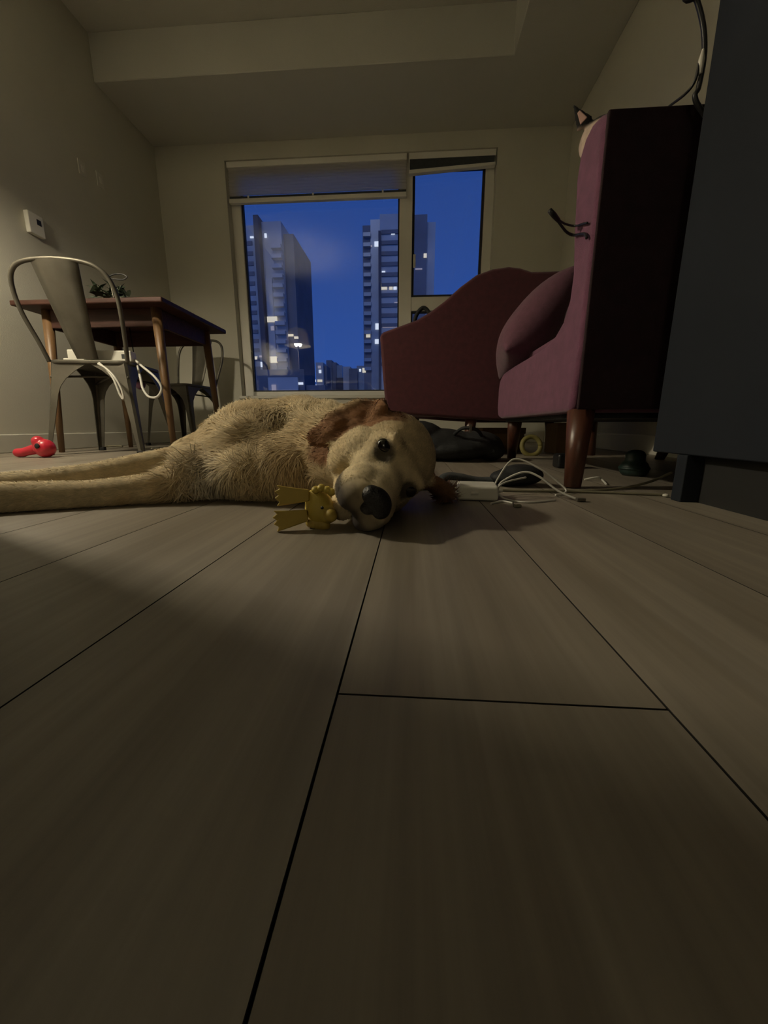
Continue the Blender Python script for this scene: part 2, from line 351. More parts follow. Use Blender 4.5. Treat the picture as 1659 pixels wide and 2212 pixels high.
MB().add(vs_, fs_, True).build('shade', M['lampshade'], lf)

# ------------------------------------------------------------------ window
YW = YB+0.075      # room-side face of the frame
win = empty('window_1', ((WX0+WX1)/2, YW, WZ0)); tag(win, 'large window with one wide fixed pane and a narrow operable sash', 'window', kind='structure')
def wbox(name, lo, hi, m, bevel=0.003, parent=win):
    return hang(MB().box(lo, hi).build(name, m, bevel=bevel, segs=1), parent)
MX0, MX1 = -0.135, -0.025
zt1 = WZ1; fw = 0.075
wbox('jamb', (WX0, YW, WZ0), (WX0+0.085, YW+0.07, zt1), M['frame'])
wbox('jamb', (WX1-0.075, YW, WZ0), (WX1, YW+0.07, zt1), M['frame'])
wbox('head', (WX0+0.085, YW, zt1-0.07), (WX1-0.075, YW+0.07, zt1), M['frame'])
wbox('bottom_rail', (WX0+0.085, YW, WZ0), (WX1-0.075, YW+0.07, WZ0+0.045), M['frame'])
wbox('mullion', (MX0, YW-0.006, WZ0+0.045), (MX1, YW+0.07, zt1-0.07), M['frame'])
TZ0, TZ1 = 1.155, 1.268
wbox('transom', (MX1, YW, TZ0), (WX1-0.075, YW+0.07, TZ1), M['frame'])
def pane(x0, x1, z0, z1, sash=False):
    f = MB(); t = 0.013 if not sash else 0.020
    for lo, hi in (((x0, z0), (x0+t, z1)), ((x1-t, z0), (x1, z1)), ((x0+t, z0), (x1-t, z0+t)), ((x0+t, z1-t), (x1-t, z1))):
        f.box((lo[0], YW+0.018, lo[1]), (hi[0], YW+0.05, hi[1]))
    g = hang(f.build('gasket', M['gasket']), win)
    p = MB().box((x0+t*0.6, YW+0.030, z0+t*0.6), (x1-t*0.6, YW+0.036, z1-t*0.6)).build('pane', M['glass']); p.parent = g
pane(WX0+0.085, MX0, WZ0+0.045, zt1-0.07)
pane(MX1, WX1-0.075, TZ1, zt1-0.07, True)
pane(MX1, WX1-0.075, WZ0+0.045, TZ0)
wbox('sill', (WX0-0.02, YB-0.028, WZ0-0.028), (WX1+0.02, YW, WZ0), M['trim'], 0.005)
wbox('sash_catch', (MX1+0.012, YW-0.022, 1.50), (MX1+0.034, YW, 1.60), M['frame'])
# shades
sh = empty('pleated_shade', ((WX0+MX0)/2, YB+0.04, zt1)); tag(sh, 'grey pleated shade lowered a little over the wide pane', 'window shade')
SX0, SX1 = WX0+0.008, MX1-0.05
sz1, sz0 = zt1-0.045, 2.075
hang(MB().box((SX0, YB+0.012, sz1), (SX1, YB+0.062, zt1-0.001)).build('head_rail', M['frame'], bevel=0.004), sh)
npl = 9; pts = []
for i in range(2*npl+1): pts.append((YB+0.025+(0.018 if i % 2 else 0.0), sz1+(sz0-sz1)*i/(2*npl)))
npt = len(pts)
hang(MB().add([(SX0+0.004, y, z) for y, z in pts]+[(SX1-0.004, y, z) for y, z in pts], [(i, i+1, npt+i+1, npt+i) for i in range(npt-1)]).build('pleats', M['shade']), sh)
hang(MB().box((SX0, YB+0.016, sz0-0.055), (SX1, YB+0.056, sz0-0.020)).build('bottom_rail', M['frame'], bevel=0.006), sh)
hang(MB().box((SX0+0.004, YB+0.030, sz0-0.020), (SX1-0.004, YB+0.042, sz0)).build('cord_channel', M['grey']), sh)
for x in (SX0+0.17, (SX0+SX1)/2-0.03, SX1-0.20):
    hang(MB().box((x-0.007, YB+0.022, sz0-0.022), (x+0.007, YB+0.048, sz0+0.002)).build('rail_clip', M['frame']), sh)
s2 = empty('raised_shade', ((MX1+WX1)/2, YB+0.04, zt1)); tag(s2, 'grey pleated shade fully raised above the narrow sash', 'window shade')
RX0, RX1 = MX1-0.035, WX1-0.008
hang(MB().box((RX0, YB+0.012, zt1-0.045), (RX1, YB+0.062, zt1-0.001)).build('head_rail', M['frame'], bevel=0.004), s2)
hang(MB().prism([(RX0+0.01, zt1-0.045), (RX1-0.01, zt1-0.045), (RX1-0.01, zt1-0.088), (RX0+0.01, zt1-0.118)], 'y', YB+0.018, YB+0.056).build('stacked_pleats', M['grey']), s2)
hang(MB().prism([(RX0, zt1-0.118), (RX1, zt1-0.088), (RX1, zt1-0.112), (RX0, zt1-0.146)], 'y', YB+0.016, YB+0.058).build('bottom_rail', M['frame'], bevel=0.004), s2)

# ------------------------------------------------------------------ city outside
tag(MB().box((-900, 30, -46), (900, 1200, -45)).build('ground_outside', M['street']), 'dark ground of the city outside', 'ground', kind='structure')
def bld(name, label, Y, parts, lits, slabs=(), base=-45):
    """parts: (u0,u1,vtop,depth offset,thickness,material,name); u,v surveyed on the photo at distance Y"""
    x0 = atY(parts[0][0], 800, Y).x; x1 = atY(parts[0][1], 800, Y).x
    e = empty(name, ((x0+x1)/2, Y, base)); tag(e, label, 'building')
    for (u0, u1, vt, dy, th, m, nm) in parts:
        ztop = atY((u0+u1)/2, vt, Y+dy).z; a = atY(u0, 760, Y+dy).x; b = atY(u1, 760, Y+dy).x
        hang(MB().box((a, Y+dy, base), (b, Y+dy+th, ztop)).build(nm, M[m]), e)
    for (u0, u1, v0, v1, n, dy, m, nm) in slabs:
        a = atY(u0, 760, Y+dy); b = atY(u1, 760, Y+dy); zt = atY(u0, v0, Y+dy).z; zb = atY(u0, v1, Y+dy).z
        me = None
        for i in range(n):
            z = zt+(zb-zt)*i/(n-1)
            if me is None:
                o = MB().box((a.x, Y+dy, 0), (b.x, Y+dy+1.6, 0.95)).build(nm, M[m]); me = o.data
            else: o = bpy.data.objects.new(nm, me); COL.objects.link(o)
            hang(o, e); o.location = (0, 0, z)
    for (u0, v0, u1, v1, m, dy) in lits:
        a = atY(u0, v1, Y+dy); b = atY(u1, v0, Y+dy)
        hang(MB().box((a.x, Y+dy-0.25, a.z), (b.x, Y+dy+0.3, b.z)).build('lit_window', M[m]), e)
    return e
bld('apartment_tower', 'tall apartment tower with a navy fin rising above its roof', 110,
    [(519, 566, 487, 0, 16, 'tower_glass', 'glass_wing'), (565, 575, 463, -1.2, 4, 'tower_fin', 'fin'), (575, 621, 478, 1.0, 16, 'tower', 'core'),
     (620, 645, 505, 2.6, 18, 'tower_dark', 'side_block'), (583, 596, 600, 0.2, 3, 'tower', 'bay_column')],
    [(541, 511, 548, 515, 'lit_white', 0), (572, 505, 576, 514, 'lit_white', 1.0), (535, 676, 541, 682, 'lit_dim', 0), (563, 683, 571, 697, 'lit_white', 0),
     (578, 684, 598, 696, 'lit_warm', 0.2), (586, 705, 592, 714, 'lit_dim', 0.2), (620, 722, 634, 727, 'lit_warm', 2.6), (636, 727, 644, 732, 'lit_warm', 2.6), (547, 770, 556, 777, 'lit_warm', 0),
     (561, 768, 571, 772, 'lit_dim', 0), (585, 770, 598, 784, 'lit_warm', 0.2), (564, 782, 570, 793, 'lit_white', 0), (572, 770, 582, 783, 'lit_dim', 1.0)],
    slabs=[(597, 618, 535, 800, 14, -0.6, 'tower', 'balcony'), (524, 560, 530, 800, 14, -0.2, 'tower_dark', 'floor_band')])
bld('podium', 'low dark podium at the foot of the finned tower', 100,
    [(540, 655, 798, 0, 7, 'tower_dark', 'podium_block'), (575, 640, 815, -0.8, 6, 'tower', 'canopy'), (645, 700, 832, 1, 6, 'tower_dark', 'annex')],
    [(640, 826, 655, 831, 'lit_white', 0), (588, 831, 596, 845, 'lit_dim', -0.9)])
bld('glass_tower', 'tall glass tower with stepped roof split by the window mullion', 120,
    [(786, 803, 487, 0.5, 16, 'tower_dark', 'balcony_wing'), (802, 822, 474, 0.2, 18, 'tower_glass', 'glass_bay'), (821, 866, 462, 0, 20, 'tower', 'main_block'),
     (866, 917, 464, 0.8, 20, 'tower_dark', 'rear_block'), (916, 934, 480, 2.0, 20, 'tower', 'side_wing'), (818, 823, 498, -0.8, 2, 'tower_fin', 'fin')],
    [(809, 522, 818, 533, 'lit_white', 0.2), (845, 501, 853, 507, 'lit_white', 0), (794, 530, 804, 534, 'lit_dim', 0.2), (825, 586, 832, 593, 'lit_white', 0), (824, 613, 836, 626, 'lit_warm', 0),
     (841, 613, 848, 626, 'lit_warm', 0), (850, 613, 857, 626, 'lit_white', 0), (852, 653, 861, 658, 'lit_dim', 0), (811, 699, 820, 712, 'lit_white', 0.2), (791, 714, 800, 729, 'lit_warm', 0.5), (810, 733, 820, 743, 'lit_white', 0.2),
     (915, 548, 922, 557, 'lit_warm', 0.8), (897, 580, 912, 583, 'lit_dim', 0.8), (783, 795, 790, 805, 'lit_warm', 0.5), (826, 700, 858, 708, 'lit_dim', 0)],
    slabs=[(787, 802, 510, 800, 15, -0.6, 'tower_glass', 'balcony'), (824, 860, 505, 790, 14, -0.4, 'tower_dark', 'floor_band')])
bld('lit_midrise', 'narrow midrise with a column of lit stair windows', 230,
    [(681, 697, 783, 0, 12, 'tower', 'block'), (697, 705, 790, 2, 10, 'tower_dark', 'wing')],
    [(687, 790, 693, 796, 'lit_dim', 0), (689, 799, 694, 806, 'lit_white', 0), (686, 820, 696, 825, 'lit_warm', 0), (679, 820, 682, 825, 'lit_white', 0), (687, 832, 694, 838, 'lit_white', 0), (680, 831, 684, 836, 'lit_white', 0), (686, 839, 696, 844, 'lit_warm', 0)])
bld('slope_roof_block', 'dark block with a sloping roof line beside the lit midrise', 260,
    [(704, 716, 778, 0, 14, 'tower_dark', 'block'), (716, 726, 783, 0.5, 14, 'tower_dark', 'step'), (726, 738, 789, 1, 14, 'tower_glass', 'step'), (724, 742, 816, -3, 6, 'tower_fin', 'front_block')],
    [(706, 793, 710, 797, 'lit_dim', 0)])
bld('pale_block', 'pale block between the sloped block and the glass tower', 250,
    [(740, 756, 792, 0, 14, 'tower', 'block'), (753, 771, 796, -2, 12, 'tower_dark', 'front_block'), (770, 786, 790, 1, 14, 'tower_glass', 'wing')],
    [(776, 797, 780, 803, 'lit_white', 1)])
bld('far_block', 'low far block standing in front of the glass tower', 200,
    [(784, 835, 800, 0, 14, 'tower_glass', 'block'), (798, 812, 825, -1, 4, 'tower', 'porch')], [(786, 795, 793+1, 805, 'lit_warm', 0)])

# ------------------------------------------------------------------ tall cabinet at the right
CX, CY1 = 0.512, 0.868
cb = empty('tall_cabinet', (0.85, -0.4, 0)); tag(cb, 'tall slate grey cabinet on a recessed black plinth', 'cabinet')
hang(MB().box((CX, -1.7, 0.0885), (XR-0.02, CY1, 2.10)).build('carcass', M['cab'], bevel=0.003), cb)
hang(MB().box((CX+0.03, -1.66, 0.0), (XR-0.05, 0.757, 0.0885)).build('plinth', M['cabdark']), cb)
hang(MB().box((CX-0.002, 0.757, 0.0), (CX+0.04, 0.785, 0.0885)).build('plinth_end', M['cab'], bevel=0.002), cb)

def taper_leg(name, top, foot, rt, rb, m, parent, n=14):
    return hang(MB().tube([top, Vector(top).lerp(Vector(foot), 0.5), foot], [rt, (rt+rb)/2, rb], n).build(name, m), parent)
# ------------------------------------------------------------------ added out of view: island-shaped block shading the near floor, fill lamp behind the camera
so = empty('added_shade_block', (-1.15, -0.5, 0)); tag(so, 'added charcoal block with a pale stone top, shading the near floor', 'light blocker')
IX0, IX1, IY0, IY1 = -1.52, -0.79, -1.55, 0.60
hang(MB().box((IX0+0.06, IY0+0.06, 0), (IX1-0.06, IY1-0.06, 0.09)).build('plinth', M['cabdark']), so)  # foot of the added shade block
hang(MB().box((IX0+0.02, IY0+0.02, 0.09), (IX1-0.02, IY1-0.02, 0.885)).build('carcass', M['shade_block'], bevel=0.003), so)  # body of the added shade block
hang(MB().box((IX0, IY0, 0.885), (IX1, IY1, 0.925)).build('shade_block_top', M['stone'], bevel=0.004), so)
for k_ in range(4):
    y0 = IY0+0.04+k_*0.52; dr_ = hang(MB().box((IX1-0.022, y0, 0.11), (IX1-0.004, y0+0.50, 0.87)).build('shade_block_door', M['shade_block'], bevel=0.002), so)
    hp = MB().tube([(IX1+0.012, y0+0.44, 0.62), (IX1+0.012, y0+0.44, 0.80)], 0.006, 8); hp.tube([(IX1-0.006, y0+0.44, 0.64), (IX1+0.012, y0+0.44, 0.64)], 0.005, 6); hp.tube([(IX1-0.006, y0+0.44, 0.78), (IX1+0.012, y0+0.44, 0.78)], 0.005, 6)
    hb_ = hp.build('handle', M['gun']); hb_.parent = dr_
pln = empty('added_fill_lamp', (-0.30, -2.25, 0)); tag(pln, 'added fill lamp with a round white paper ball against the end wall', 'floor lamp')
MB().lathe([(0.13, 0.0), (0.13, 0.012), (0.012, 0.02)], (0, 0, 0), 28).build('base', M['black'], pln)
MB().tube([(0, 0, 0.015), (0, 0, 0.95)], 0.009, 10).build('pole', M['black'], pln)
MB().ell((0, 0, 1.12), (0.18, 0.18, 0.17), None, 24, 14).build('fill_globe', M['fill_glow'], pln)

# ------------------------------------------------------------------ upholstered chairs
ch = empty('high_back_chair', (0.69, 1.3, 0)); tag(ch, 'armless plum high-backed lounge chair with its back to the room', 'armchair')
AX0, AX1 = 0.362, 1.13
prof = [(0.945, 0.172), (0.925, 0.30), (0.918, 0.50), (0.918, 0.693), (0.925, 0.726), (0.945, 0.746), (0.978, 0.755), (1.012, 0.749), (1.036, 0.725), (1.045, 0.685), (1.030, 0.57), (1.012, 0.48),
        (1.018, 0.430), (1.045, 0.393), (1.09, 0.372), (1.16, 0.360), (1.30, 0.356), (1.50, 0.356), (1.66, 0.352), (1.715, 0.335), (1.735, 0.30), (1.735, 0.215), (1.715, 0.180), (1.66, 0.172)]
hang(MB().prism(prof, 'x', AX0, AX1).build('frame', M['mauve'], bevel=0.014, segs=3), ch)
hang(MB().box((AX0+0.006, 0.9155, 0.178), (AX1-0.006, 0.926, 0.736)).build('rear_shade_sheet', M['plumshade'], bevel=0.003, segs=2), ch)  # dark sheet that paints the shade on the chair's rear
hang(MB().prism([(1.035, 0.36), (1.035, 0.385), (1.06, 0.405), (1.62, 0.405), (1.69, 0.385), (1.70, 0.36)], 'x', AX0+0.06, AX1-0.05).build('seat_cushion', M['mauve'], bevel=0.012, segs=3), ch)
hang(MB().box((AX0+0.03, 0.96, 0.160), (AX1-0.03, 1.69, 0.176)).build('dust_cover', M['blackcloth']), ch)
for (x, y, dx, dy) in ((0.392, 0.955, -0.014, -0.03), (0.43, 1.69, 0.022, 0.105), (1.09, 0.955, 0.01, -0.03), (1.09, 1.69, 0.0, 0.10)):
    taper_leg('leg', (x, y, 0.175), (x+dx, y+dy, 0.0), 0.030, 0.0185, M['walnut'], ch)
# pillow on its seat
def pillow(name, c, w, hgt, d, rot, m):
    bm = bmesh.new(); n = 14; vs = {}
    for side in (1, -1):
        for i in range(n+1):
            for j in range(n+1):
                x = -1+2*i/n; y = -1+2*j/n; e = (1-abs(x)**2.6)*(1-abs(y)**2.6)
                if side == -1 and (i in (0, n) or j in (0, n)): vs[(side, i, j)] = vs[(1, i, j)]; continue
                k = 1-0.06*(abs(x)*abs(y))**2*0-0.05*(1-abs(y)**2)*abs(x)**4
                vs[(side, i, j)] = bm.verts.new((x*w*(1-0.05*(1-y*y)), side*d*max(e, 0)**0.55, y*hgt*(1-0.05*(1-x*x))))
    for side in (1, -1):
        for i in range(n):
            for j in range(n):
                q = [vs[(side, i, j)], vs[(side, i+1, j)], vs[(side, i+1, j+1)], vs[(side, i, j+1)]]
                bm.faces.new(q if side == -1 else q[::-1])
    me = bpy.data.meshes.new(name); bm.to_mesh(me); bm.free()
    for p in me.polygons: p.use_smooth = True
    o = bpy.data.objects.new(name, me); COL.objects.link(o); me.materials.append(m); o.location = c; o.rotation_euler = rot
    o.modifiers.new('subdivision', 'SUBSURF').render_levels = 1
    return o
pw_ = pillow('throw_pillow', (0, 0, 0), 0.145, 0.195, 0.094, (0, 0, 0), M['pillow'])
lz = Vector((0.64, 0.10, 0.77)).normalized(); lx = Vector((0.15, 1, -0.25)); lx = (lx-lz*lx.dot(lz)).normalized(); ly = lz.cross(lx)
pw_.matrix_world = Matrix.Translation(atY(1155, 708, 1.62)) @ Matrix((lx, ly, lz)).transposed().to_4x4()
tag(pw_, 'plump plum throw pillow resting on the high-backed chair seat', 'pillow')

rc = empty('curved_armchair', (0.45, 2.3, 0)); tag(rc, 'burgundy armchair with a sweeping curved arm, standing before the window', 'armchair')
def red_arm(y0, y1):
    pts = [atY(820, 724, 1.95), atY(828, 716, 1.95), atY(900, 690, 1.95), atY(930, 672, 1.95), atY(962, 648, 1.95), atY(995, 618, 1.95), atY(1030, 592, 1.95), atY(1065, 579, 1.95), atY(1100, 574, 1.95), atY(1125, 577, 1.95), atY(1150, 585, 1.95),
           atY(1190, 584, 1.95), atY(1235, 582, 1.95), atY(1300, 590, 1.95)]
    q = [(p.x, p.z) for p in pts]+[(0.96, 0.74), (0.985, 0.60), (0.96, 0.168), (0.45, 0.168), (0.26, 0.178), (0.02, 0.196), (-0.10, 0.203), (-0.128, 0.212), (-0.140, 0.32)]
    return MB().prism(q, 'y', y0, y1)
hang(red_arm(1.95, 2.06).build('arm', M['burg'], bevel=0.016, segs=3), rc)
hang(red_arm(2.58, 2.69).build('arm', M['burg'], bevel=0.016, segs=3), rc)
hang(MB().prism([(0.72, 0.19), (0.70, 0.45), (0.74, 0.80), (0.80, 0.835), (0.93, 0.82), (0.955, 0.70), (0.93, 0.19)], 'y', 2.05, 2.59).build('back', M['burg'], bevel=0.014, segs=3), rc)
hang(MB().box((-0.10, 2.05, 0.20), (0.75, 2.59, 0.33)).build('seat_base', M['burg'], bevel=0.015, segs=3), rc)
hang(MB().box((-0.11, 2.065, 0.32), (0.72, 2.575, 0.43)).build('seat_cushion', M['burg'], bevel=0.03, segs=4), rc)
for (x, y, dx) in ((0.295, 2.00, -0.015), (0.88, 2.02, 0.02), (0.02, 2.62, -0.03), (0.88, 2.62, 0.02)):
    taper_leg('leg', (x, y, 0.205), (x+dx, y, 0.0), 0.030, 0.019, M['walnut'], rc)

# ------------------------------------------------------------------ steel cafe chairs
def chair_parts(root):
    SZ = 0.455; st = M['gun']
    # seat pan with rolled lip
    pts = []; hw, hd, r = 0.178, 0.178, 0.05
    for cx, cy, a0 in ((hw-r, hd-r, 0), (-hw+r, hd-r, 90), (-hw+r, -hd+r, 180), (hw-r, -hd+r, 270)):
        for k in range(6): a = math.radians(a0+90*k/5); pts.append((cx+r*math.cos(a), cy+r*math.sin(a)))
    MB().prism(pts, 'z', SZ-0.018, SZ).build('seat', st, root, bevel=0.006, segs=2)
    # four pressed legs: folded sheet whose wings widen into the arched apron
    for sx in (-1, 1):
        for sy in (-1, 1):
            mb = MB(); n = 12; rows = []
            for i in range(n+1):
                t = i/n
                cx = sx*(0.168+0.052*t**1.1); cy = sy*(0.168+(0.055 if sy < 0 else 0.035)*t**1.1); z = (SZ-0.012)*(1-t)
                w = 0.021+0.030*(1-t)+0.118*max(0, 1-t/0.34)**2.2
                rows.append(((cx-sx*w, cy, z), (cx-sx*0.010, cy, z), (cx, cy-sy*0.010, z), (cx, cy-sy*w, z)))
            th = 0.004
            vs, fs = [], []
            for row in rows:
                inner = [(p[0]-sx*(th if k >= 2 else 0), p[1]-sy*(th if k < 2 else 0), p[2]) for k, p in enumerate(row)]
                vs += list(row)+inner
            for i in range(n):
                a = i*8; b = a+8
                for k in range(3): fs.append((a+k, a+k+1, b+k+1, b+k)); fs.append((a+4+k+1, a+4+k, b+4+k, b+4+k+1))
                fs.append((a, b, b+4, a+4)); fs.append((a+3, a+7, b+7, b+3))
            fs.append((n*8, n*8+1, n*8+2, n*8+3, n*8+7, n*8+6, n*8+5, n*8+4))
            mb.add(vs, fs, False); lg = mb.build('leg', st, root)
            fx, fy = rows[-1][1][0], rows[-1][1][1]; MB().box((fx-0.013-sx*0.006, fy-0.013-sy*0.006, 0.0), (fx+0.013-sx*0.006, fy+0.013-sy*0.006, 0.020)).build('foot_cap', M['black'], lg, bevel=0.003)
    # cross brace under the seat
    for s in (1, -1):
        MB().tube([(-0.172, -0.172*s, 0.375), (0, 0, 0.40), (0.172, 0.172*s, 0.375)], 0.006, 6).build('brace', st, root)
    # bent tube back frame
    half = [(0.172, -0.160, SZ-0.01), (0.186, -0.185, 0.53), (0.204, -0.225, 0.64), (0.207, -0.250, 0.73), (0.185, -0.272, 0.80), (0.125, -0.286, 0.838), (0.0, -0.292, 0.850)]
    path = catmull(half+[(-x, y, z) for x, y, z in reversed(half[:-1])], 6)
    MB().tube(path, 0.0095, 10).build('back_frame', st, root)
    # tapered, slightly dished splat
    n = 10; vs = []; fs = []
    for i in range(n+1):
        t = i/n; z = SZ+0.005+0.388*t; y = -0.166-0.124*t**0.9; w = 0.046+0.046*t
        for k in range(5):
            s = -1+k/2; vs.append((s*w, y-0.012*(1-s*s)*(0.4+t), z-0.012*t*s*s))
    m = len(vs); vs += [(x, y+0.004, z) for x, y, z in vs]
    for i in range(n):
        for k in range(4):
            a = i*5+k; fs.append((a, a+1, a+6, a+5)); fs.append((m+a+1, m+a, m+a+5, m+a+6))
    for i in range(n):
        a = i*5; fs.append((a, a+5, m+a+5, m+a)); b = a+4; fs.append((b+5, b, m+b, m+b+5))
    MB().add(vs, fs, True).build('splat', st, root)
def copy_tree(o, parent=None):
    c = o.copy(); COL.objects.link(c); c.parent = parent
    for k in o.children: copy_tree(k, c)
    return c
c1 = empty('steel_chair', (-1.640, 2.09, 0), math.radians(9)); chair_parts(c1)
tag(c1, 'gunmetal steel cafe chair with a white power strip on its seat', 'chair', 'steel cafe chairs at the table')
c2 = copy_tree(c1); c1.scale = (1.07, 1.03, 1.02); c2.location = (-1.81, 3.06, 0); c2.rotation_euler = (0, 0, math.radians(172))
tag(c2, 'gunmetal steel cafe chair on the window side of the table', 'chair', 'steel cafe chairs at the table')

# ------------------------------------------------------------------ dining table
TZ = 0.765; TX0, TX1, TY0, TY1 = -2.04, -1.235, 1.985, 2.66
tb = empty('dining_table', ((TX0+TX1)/2, (TY0+TY1)/2, 0)); tag(tb, 'small dark walnut dining table with round tapered legs', 'table')
hang(MB().box((TX0, TY0, TZ-0.026), (TX1, TY1, TZ)).build('table_top', M['tablewood'], bevel=0.007, segs=3), tb)
ax0, ax1, ay0, ay1 = TX0+0.10, TX1-0.085, TY0+0.085, TY1-0.085
for lo, hi in (((ax0, ay0, 0), (ax1, ay0+0.018, 0)), ((ax0, ay1-0.018, 0), (ax1, ay1, 0)), ((ax0, ay0+0.018, 0), (ax0+0.018, ay1-0.018, 0)), ((ax1-0.018, ay0+0.018, 0), (ax1, ay1-0.018, 0))):
    hang(MB().box((lo[0], lo[1], TZ-0.115), (hi[0], hi[1], TZ-0.026)).build('apron', M['tablewood'], bevel=0.002, segs=1), tb)
for (x, y) in ((ax0+0.01, ay0+0.01), (ax1-0.01, ay0+0.01), (ax0+0.01, ay1-0.01), (ax1-0.01, ay1-0.01)):
    sx = 1 if x > -1.6 else -1; sy = 1 if y > 2.3 else -1
    taper_leg('leg', (x, y, TZ-0.027), (x+sx*0.03, y+sy*0.03, 0), 0.026, 0.014, M['tableleg'], tb)

# ------------------------------------------------------------------ dog
EV = Vector((-0.488, -0.191, 0.852)).normalized()             # from lower eye to upper eye
FV = Vector((0.018, -0.978, -0.209)); FV = (FV-EV*FV.dot(EV)).normalized()   # along the muzzle
UV = EV.cross(FV).normalized()                                # top of the skull
if UV.x < 0: UV = -UV
HC = Vector((-0.022, 0.595, 0.081))                           # between the eyes
HB = (FV, EV, UV)
def H(a, b, c): return HC+FV*a+EV*b+UV*c
def remesh(mb, name, voxel, smooth, material, parent):
    o = mb.build(name, material, parent)
    r = o.modifiers.new('remesh', 'REMESH'); r.mode = 'VOXEL'; r.voxel_size = voxel; r.use_smooth_shade = True
    s = o.modifiers.new('smooth', 'SMOOTH'); s.factor = 0.5; s.iterations = smooth
    dg = bpy.context.evaluated_depsgraph_get(); ev = o.evaluated_get(dg)
    me = bpy.data.meshes.new_from_object(ev, depsgraph=dg); o.modifiers.clear(); o.data = me; me.name = name
    if not me.materials: me.materials.append(material)
    return o
d = MB()
# head
d.ell(H(-0.070, 0, -0.002), (0.088, 0.074, 0.063), HB)         # skull
d.ell(H(-0.012, 0, -0.012), (0.052, 0.060, 0.046), HB)         # face between the eyes
d.ell(H(-0.115, 0, 0.004), (0.050, 0.052, 0.048), HB)          # occiput
d.ell(H(-0.055, 0, -0.070), (0.065, 0.055, 0.045), HB)         # jaw hinge
for s in (1, -1):
    d.ell(H(-0.045, s*0.042, -0.050), (0.062, 0.036, 0.056), HB)   # cheek
    d.ell(H(0.008, s*0.034, 0.018), (0.018, 0.016, 0.009), HB)     # brow
    d.ell(H(0.012, s*0.030, -0.030), (0.034, 0.022, 0.030), HB)    # below the eye
    d.ell(H(0.064, s*0.023, -0.050), (0.050, 0.024, 0.034), HB)    # flews
    d.ell(H(0.094, s*0.018, -0.050), (0.026, 0.021, 0.028), HB)
d.caps(H(0.010, 0, -0.024), 0.036, H(0.090, 0, -0.034), 0.028)     # muzzle
d.ell(H(0.035, 0, -0.012), (0.055, 0.020, 0.018), HB)
d.caps(H(-0.030, 0, -0.085), 0.032, H(0.066, 0, -0.090), 0.017)    # lower jaw
# neck and ruff
d.caps(H(-0.095, 0.0, -0.025), 0.066, (-0.24, 0.85, 0.105), 0.095)
d.caps(H(-0.060, 0.0, -0.070), 0.045, (-0.20, 0.76, 0.070), 0.070)
d.ell((-0.225, 0.745, 0.062), (0.085, 0.075, 0.066))
d.ell((-0.30, 0.760, 0.052), (0.12, 0.085, 0.060)); d.ell((-0.26, 0.80, 0.075), (0.13, 0.10, 0.080)); d.ell((-0.37, 0.80, 0.06), (0.10, 0.08, 0.060))
# trunk, lying on its side and running away from the camera
d.ell((-0.315, 0.875, 0.096), (0.150, 0.165, 0.100))
d.ell((-0.270, 1.030, 0.094), (0.165, 0.200, 0.098))
d.ell((-0.235, 1.200, 0.090), (0.150, 0.200, 0.092))
d.ell((-0.215, 1.380, 0.088), (0.130, 0.170, 0.090))
d.ell((-0.380, 0.870, 0.108), (0.090, 0.110, 0.066))           # shoulder
d.ell((-0.30, 1.41, 0.075), (0.16, 0.10, 0.062))               # thigh
d.caps((-0.38, 1.36, 0.055), 0.048, (-0.45, 1.22, 0.034), 0.030)
d.caps((-0.45, 1.22, 0.032), 0.029, (-0.52, 1.34, 0.026), 0.024)
d.caps((-0.52, 1.34, 0.026), 0.024, (-0.545, 1.30, 0.025), 0.026, 4)
d.caps((-0.22, 1.52, 0.060), 0.035, (-0.34, 1.68, 0.035), 0.028)   # tail
# forelegs stretched to the left
def chain(pts):
    for (p, r), (q, t) in zip(pts[:-1], pts[1:]): d.caps(p, r, q, t, 8)
near = [((-0.330, 0.790, 0.066), 0.066), ((-0.425, 0.735, 0.048), 0.046), (tuple(atY(395, 1047, 0.705)), 0.034), (tuple(atY(300, 1062, 0.675)), 0.030), (tuple(atY(200, 1072, 0.645)), 0.028),
        (tuple(atY(90, 1079, 0.615)), 0.031), (tuple(atY(0, 1081, 0.59)), 0.030), (tuple(atY(-80, 1084, 0.565)), 0.031)]
far = [((-0.420, 0.885, 0.095), 0.066), ((-0.505, 0.855, 0.070), 0.046), (tuple(atY(400, 993, 0.83)), 0.034), (tuple(atY(300, 1011, 0.785)), 0.029), (tuple(atY(200, 1032, 0.74)), 0.029),
       (tuple(atY(100, 1046, 0.70)), 0.029), (tuple(atY(10, 1057, 0.665)), 0.031), (tuple(atY(-60, 1063, 0.64)), 0.029)]
chain(near); chain(far)
for base, dirv in ((Vector(near[-1][0]), Vector((-0.85, -0.30, -0.05))), (Vector(far[-1][0]), Vector((-0.85, -0.25, -0.12)))):
    dirv.normalize(); sd = Vector((0.2, -0.45, 0.85)).normalized(); sd = (sd-dirv*sd.dot(dirv)).normalized()
    for k in (-1.5, -0.5, 0.5, 1.5):
        q = base+dirv*(0.042-0.004*abs(k))+sd*k*0.014; d.caps(base+sd*k*0.009, 0.020, q, 0.0135, 4)
